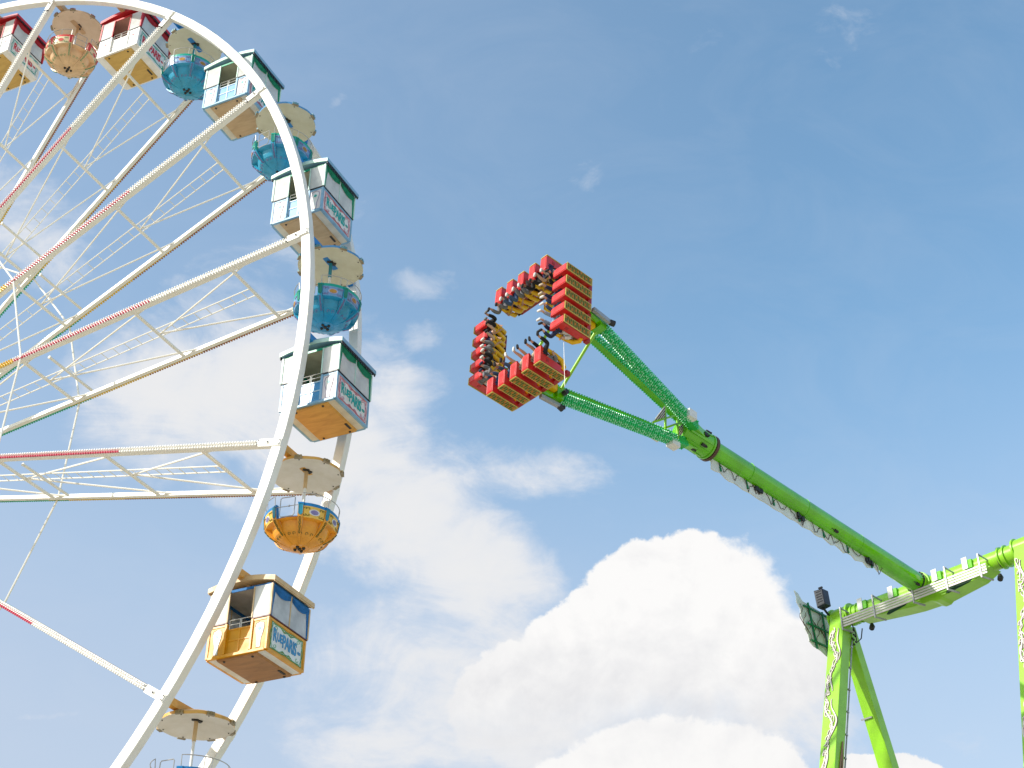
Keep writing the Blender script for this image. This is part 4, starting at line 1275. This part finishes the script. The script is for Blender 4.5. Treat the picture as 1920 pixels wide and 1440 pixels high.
# ================================================================== sky, sun, camera
TH = .5872755
SUN = V((-.78, -.36, .52)).normalized()
elev = math.asin(SUN.z); azim = math.atan2(SUN.x, SUN.y)          # azimuth clockwise from +Y
sl_ = bpy.data.lights.new('sun', 'SUN'); sl_.energy = 3.7; sl_.angle = R_(.53); sl_.color = (1., .95, .87)
so_ = bpy.data.objects.new('sun', sl_); COL.objects.link(so_)
so_.rotation_mode = 'QUATERNION'; so_.rotation_quaternion = (-SUN).to_track_quat('-Z', 'Y')
so_.location = (-40, -30, 60)

w = bpy.data.worlds.new('World'); scene.world = w; w.use_nodes = True
nt = w.node_tree; nt.nodes.clear(); NN = nt.nodes.new; LK = nt.links.new
out = NN('ShaderNodeOutputWorld'); bg = NN('ShaderNodeBackground'); LK(bg.outputs[0], out.inputs[0]); bg.inputs['Strength'].default_value = .12
sky = NN('ShaderNodeTexSky'); sky.sky_type = 'NISHITA'; sky.sun_disc = False; sky.sun_elevation = elev; sky.sun_rotation = azim
sky.air_density = 1.; sky.dust_density = 1.2; sky.ozone_density = 1.3
def num(x):
    n = NN('ShaderNodeValue'); n.outputs[0].default_value = x; return n.outputs[0]
def mth(op, a, b=None, c=None, clamp=False):
    n = NN('ShaderNodeMath'); n.operation = op; n.use_clamp = clamp
    for i, x in enumerate((a, b, c)):
        if x is None: continue
        if isinstance(x, (int, float)): n.inputs[i].default_value = x
        else: LK(x, n.inputs[i])
    return n.outputs[0]
def sstep(x, lo, hi, a=0., b=1.):
    n = NN('ShaderNodeMapRange'); n.interpolation_type = 'SMOOTHSTEP'
    LK(x, n.inputs['Value']); n.inputs['From Min'].default_value = lo; n.inputs['From Max'].default_value = hi
    n.inputs['To Min'].default_value = a; n.inputs['To Max'].default_value = b
    return n.outputs['Result']
def lin(x, lo, hi, a, b):
    n = NN('ShaderNodeMapRange'); LK(x, n.inputs['Value']); n.inputs['From Min'].default_value = lo; n.inputs['From Max'].default_value = hi
    n.inputs['To Min'].default_value = a; n.inputs['To Max'].default_value = b
    return n.outputs['Result']
tc = NN('ShaderNodeTexCoord'); D = tc.outputs['Generated']
def dot(v):
    n = NN('ShaderNodeVectorMath'); n.operation = 'DOT_PRODUCT'; LK(D, n.inputs[0]); n.inputs[1].default_value = tuple(v); return n.outputs['Value']
# flat chart of the part of the sky that holds the clouds: u to the east, v upwards
CA = V((0, math.cos(TH), math.sin(TH))); CU = V((0, -math.sin(TH), math.cos(TH)))
da = mth('MAXIMUM', dot(CA), .05)
u = mth('MULTIPLY_ADD', mth('DIVIDE', dot((1, 0, 0)), da), 2.667, .96)
v = mth('MULTIPLY_ADD', mth('DIVIDE', dot(CU), da), -2.667, .72)
front = sstep(dot(CA), .3, .6)
cx = NN('ShaderNodeCombineXYZ'); LK(u, cx.inputs[0]); LK(v, cx.inputs[1]); UV = cx.outputs[0]
def noise(scale, detail=6, rough=.55, dist=0., off=(0, 0, 0), sc=(1, 1, 1), rot=0., src=None):
    mp = NN('ShaderNodeMapping'); mp.inputs['Location'].default_value = off; mp.inputs['Scale'].default_value = sc; mp.inputs['Rotation'].default_value = (0, 0, rot)
    LK(UV if src is None else src, mp.inputs['Vector'])
    n = NN('ShaderNodeTexNoise'); n.inputs['Scale'].default_value = scale; n.inputs['Detail'].default_value = detail; n.inputs['Roughness'].default_value = rough; n.inputs['Distortion'].default_value = dist
    LK(mp.outputs[0], n.inputs['Vector'])
    return n
def warp(amount, scale, detail=5, off=(0, 0, 0)):
    n = noise(scale, detail, .6, 0, off)
    s = NN('ShaderNodeVectorMath'); s.operation = 'SUBTRACT'; LK(n.outputs['Color'], s.inputs[0]); s.inputs[1].default_value = (.5, .5, .5)
    m = NN('ShaderNodeVectorMath'); m.operation = 'SCALE'; LK(s.outputs[0], m.inputs[0]); m.inputs['Scale'].default_value = amount
    a = NN('ShaderNodeVectorMath'); a.operation = 'ADD'; LK(UV, a.inputs[0]); LK(m.outputs[0], a.inputs[1])
    return a.outputs[0]
def blob(src, x, y, rx, ry, rot=0., wgt=1., pw=2):
    mp = NN('ShaderNodeMapping'); mp.vector_type = 'TEXTURE'
    mp.inputs['Location'].default_value = (x, y, 0); mp.inputs['Rotation'].default_value = (0, 0, R_(rot)); mp.inputs['Scale'].default_value = (rx, ry, 1)
    LK(src, mp.inputs['Vector'])
    ln = NN('ShaderNodeVectorMath'); ln.operation = 'DOT_PRODUCT'; LK(mp.outputs[0], ln.inputs[0]); LK(mp.outputs[0], ln.inputs[1])
    return mth('MULTIPLY', mth('SUBTRACT', 1., ln.outputs['Value']), wgt)     # 1 at the centre, 0 at the edge
def smax(vals, k=.15):
    r = vals[0]
    for x in vals[1:]: r = mth('SMOOTH_MAX', r, x, k)
    return r
# cumulus
wc = warp(.10, 5.5, 8)
cum = smax([blob(wc, *b_) for b_ in (
    (1.24, 1.115, .15, .125), (1.35, 1.135, .145, .125), (1.29, 1.08, .10, .09), (1.17, 1.18, .13, .12), (1.09, 1.245, .12, .11), (1.29, 1.27, .26, .16), (1.45, 1.245, .125, .11),
    (1.00, 1.32, .17, .12), (1.20, 1.36, .28, .13))], .25)
cum2 = smax([blob(wc, *b_) for b_ in ((1.25, 1.465, .22, .125), (1.09, 1.50, .15, .10), (1.40, 1.47, .12, .115), (1.66, 1.47, .13, .055), (1.28, 1.72, .62, .20))], .2)
bill = noise(8., 9, .60, .3, (3.1, 1.7, 0)).outputs['Fac']
bill2 = noise(24., 7, .62, .2, (1.1, 4.7, 0)).outputs['Fac']
bn = mth('ADD', mth('MULTIPLY', mth('SUBTRACT', bill, .5), .80), mth('MULTIPLY', mth('SUBTRACT', bill2, .5), .42))
soft = lin(u, 1.25, 1.5, .16, .42)                        # the lee side frays out
cumn = mth('ADD', cum, bn)
ca = sstep(mth('DIVIDE', cumn, soft), .0, 1.)
cab = mth('MULTIPLY', ca, sstep(mth('ADD', v, mth('MULTIPLY', mth('SUBTRACT', bill, .5), .18)), 1.28, 1.44, 1., .35))
c2 = sstep(mth('ADD', cum2, bn), .02, .20)
# thin high cloud
wz = warp(.17, 2.6, 7, (5, 2, 0))
cir = smax([blob(wz, *b_) for b_ in (
    (.38, .74, .30, .17, -14, 1.2), (.62, .82, .22, .18, 30, 1.2), (.76, .95, .20, .17, 45, 1.2), (.64, .95, .12, .10, 0, .7), (.92, .880, .25, .06, 6, .38), (.88, 1.08, .20, .15, 40, 1.1),
    (.76, 1.25, .22, .17, 0, .8), (.92, 1.30, .26, .20, 0, 1.0), (.72, 1.42, .20, .12, 0, .62), (.75, .76, .11, .10, 45, .8), (.04, .40, .15, .11, 30, .62), (.34, .60, .22, .10, -20, .42),
    (.55, .52, .15, .10, 0, .16), (1.48, 1.33, .16, .17, 0, .72), (.52, .70, .18, .14, 0, 1.0), (.45, .93, .10, .05, 30, .5))], .3)
wisp = noise(3.0, 10, .64, .9, (0, 0, 0), (1., 1.7, 1.), R_(-24)).outputs['Fac']
fine = noise(11., 9, .64, .5, (2, 9, 0), (1., 1.5, 1.), R_(-24)).outputs['Fac']
wn = mth('ADD', mth('MULTIPLY', mth('SUBTRACT', wisp, .5), 1.9), mth('MULTIPLY', mth('SUBTRACT', fine, .5), .95))
cz = sstep(mth('ADD', cir, wn), -.10, .92, 0., .96)
# scattered wisps
wsm = warp(.09, 8., 8, (1, 7, 0))
sm = smax([blob(wsm, *b_) for b_ in ((.805, .535, .09, .036, 12, .62), (.78, .635, .07, .038, -25, .55), (1.105, .325, .05, .035, -30, .34), (.105, 1.335, .085, .013, -4, .6), (1.585, .04, .08, .08, -40, .30), (.64, .185, .04, .018, -30, .4), (1.82, 1.385, .10, .06, 0, .3), (.70, .655, .09, .05, 0, .7), (1.33, .095, .06, .035, 0, .22), (.66, .60, .06, .03, -20, .5))], .05)
czs = sstep(mth('ADD', sm, mth('ADD', mth('MULTIPLY', mth('SUBTRACT', fine, .5), 1.7), -.1)), .0, .95, 0., .62)
veil = lin(wisp, .45, .85, 0., .10)
al = mth('MAXIMUM', mth('MAXIMUM', cz, czs), veil)
al = mth('MULTIPLY', al, front); cab = mth('MULTIPLY', cab, front); c2 = mth('MULTIPLY', c2, front)
# colours (before the background strength)
grade = NN('ShaderNodeHueSaturation'); grade.inputs['Saturation'].default_value = 1.07; grade.inputs['Value'].default_value = 1.5; LK(sky.outputs[0], grade.inputs['Color'])
tint = NN('ShaderNodeMix'); tint.data_type = 'RGBA'; tint.blend_type = 'MULTIPLY'; tint.inputs[0].default_value = 1.; LK(grade.outputs[0], tint.inputs[6]); tint.inputs[7].default_value = (1.085, 1.185, 1.06, 1)
def mix(f, a, b):
    n = NN('ShaderNodeMix'); n.data_type = 'RGBA'; n.clamp_factor = True
    (LK(f, n.inputs[0]) if not isinstance(f, float) else n.inputs[0].__setattr__('default_value', f))
    for x, s_ in ((a, 6), (b, 7)):
        if isinstance(x, tuple): n.inputs[s_].default_value = (*x, 1)
        else: LK(x, n.inputs[s_])
    return n.outputs[2]
HZ = 6.0
hz_low = sstep(dot((0, 0, 1)), .28, .60, .62, 0.)          # haze towards the horizon
hz_sun = lin(dot((-1, 0, 0)), -.2, .4, 0., .30)             # and towards the sun's side
base = mix(mth('SUBTRACT', 1., mth('MULTIPLY', mth('SUBTRACT', 1., hz_low), mth('SUBTRACT', 1., hz_sun))), tint.outputs[2], (3.4, 3.6, 4.25))
thick = sstep(mth('ADD', cir, wn), .2, 1.3)
c_cir = mix(thick, (4.35, 4.6, 5.05), (5.05, 5.05, 5.08))
shade = mth('MULTIPLY', sstep(mth('ADD', v, mth('MULTIPLY', mth('SUBTRACT', noise(4., 6, .6, .3, (7, 3, 0)).outputs['Fac'], .5), .35)), 1.08, 1.36), .72)
lump = noise(7., 9, .62, .3, (3.1, 1.7, 0)).outputs['Fac']; lump_s = noise(7., 9, .62, .3, (3.1 - .025, 1.7 - .025, 0)).outputs['Fac']
relief = mth('MULTIPLY', mth('SUBTRACT', lump, lump_s), 2.2)
deep = sstep(cum, .0, .55)                              # the fringe stays thin and bright
shade = mth('ADD', shade, mth('MULTIPLY', relief, deep), clamp=True)
c_cum = mix(shade, (5.75, 5.7, 5.65), (4.75, 4.75, 4.85))
x = mix(al, base, c_cir)
x = mix(cab, x, c_cum)
x = mix(c2, x, mix(mth('MULTIPLY', mth('ADD', relief, .15), .9, clamp=True), (5.65, 5.6, 5.55), (4.85, 4.85, 4.95)))
LK(x, bg.inputs['Color'])

cam = bpy.data.cameras.new('camera'); co_ = bpy.data.objects.new('camera', cam); COL.objects.link(co_)
co_.location = (0, 0, EYE); co_.rotation_euler = (math.pi / 2 + TH, 0, 0)
cam.sensor_width = 36; cam.lens = 2667 / 1920 * 36; cam.clip_end = 5000; cam.clip_start = .1
scene.camera = co_
scene.view_settings.view_transform = 'Standard'; scene.view_settings.look = 'None'
scene.view_settings.exposure = .5; scene.view_settings.gamma = 1.
scene.cycles.max_bounces = 6; scene.cycles.transparent_max_bounces = 16
scene.cycles.caustics_reflective = False; scene.cycles.caustics_refractive = False
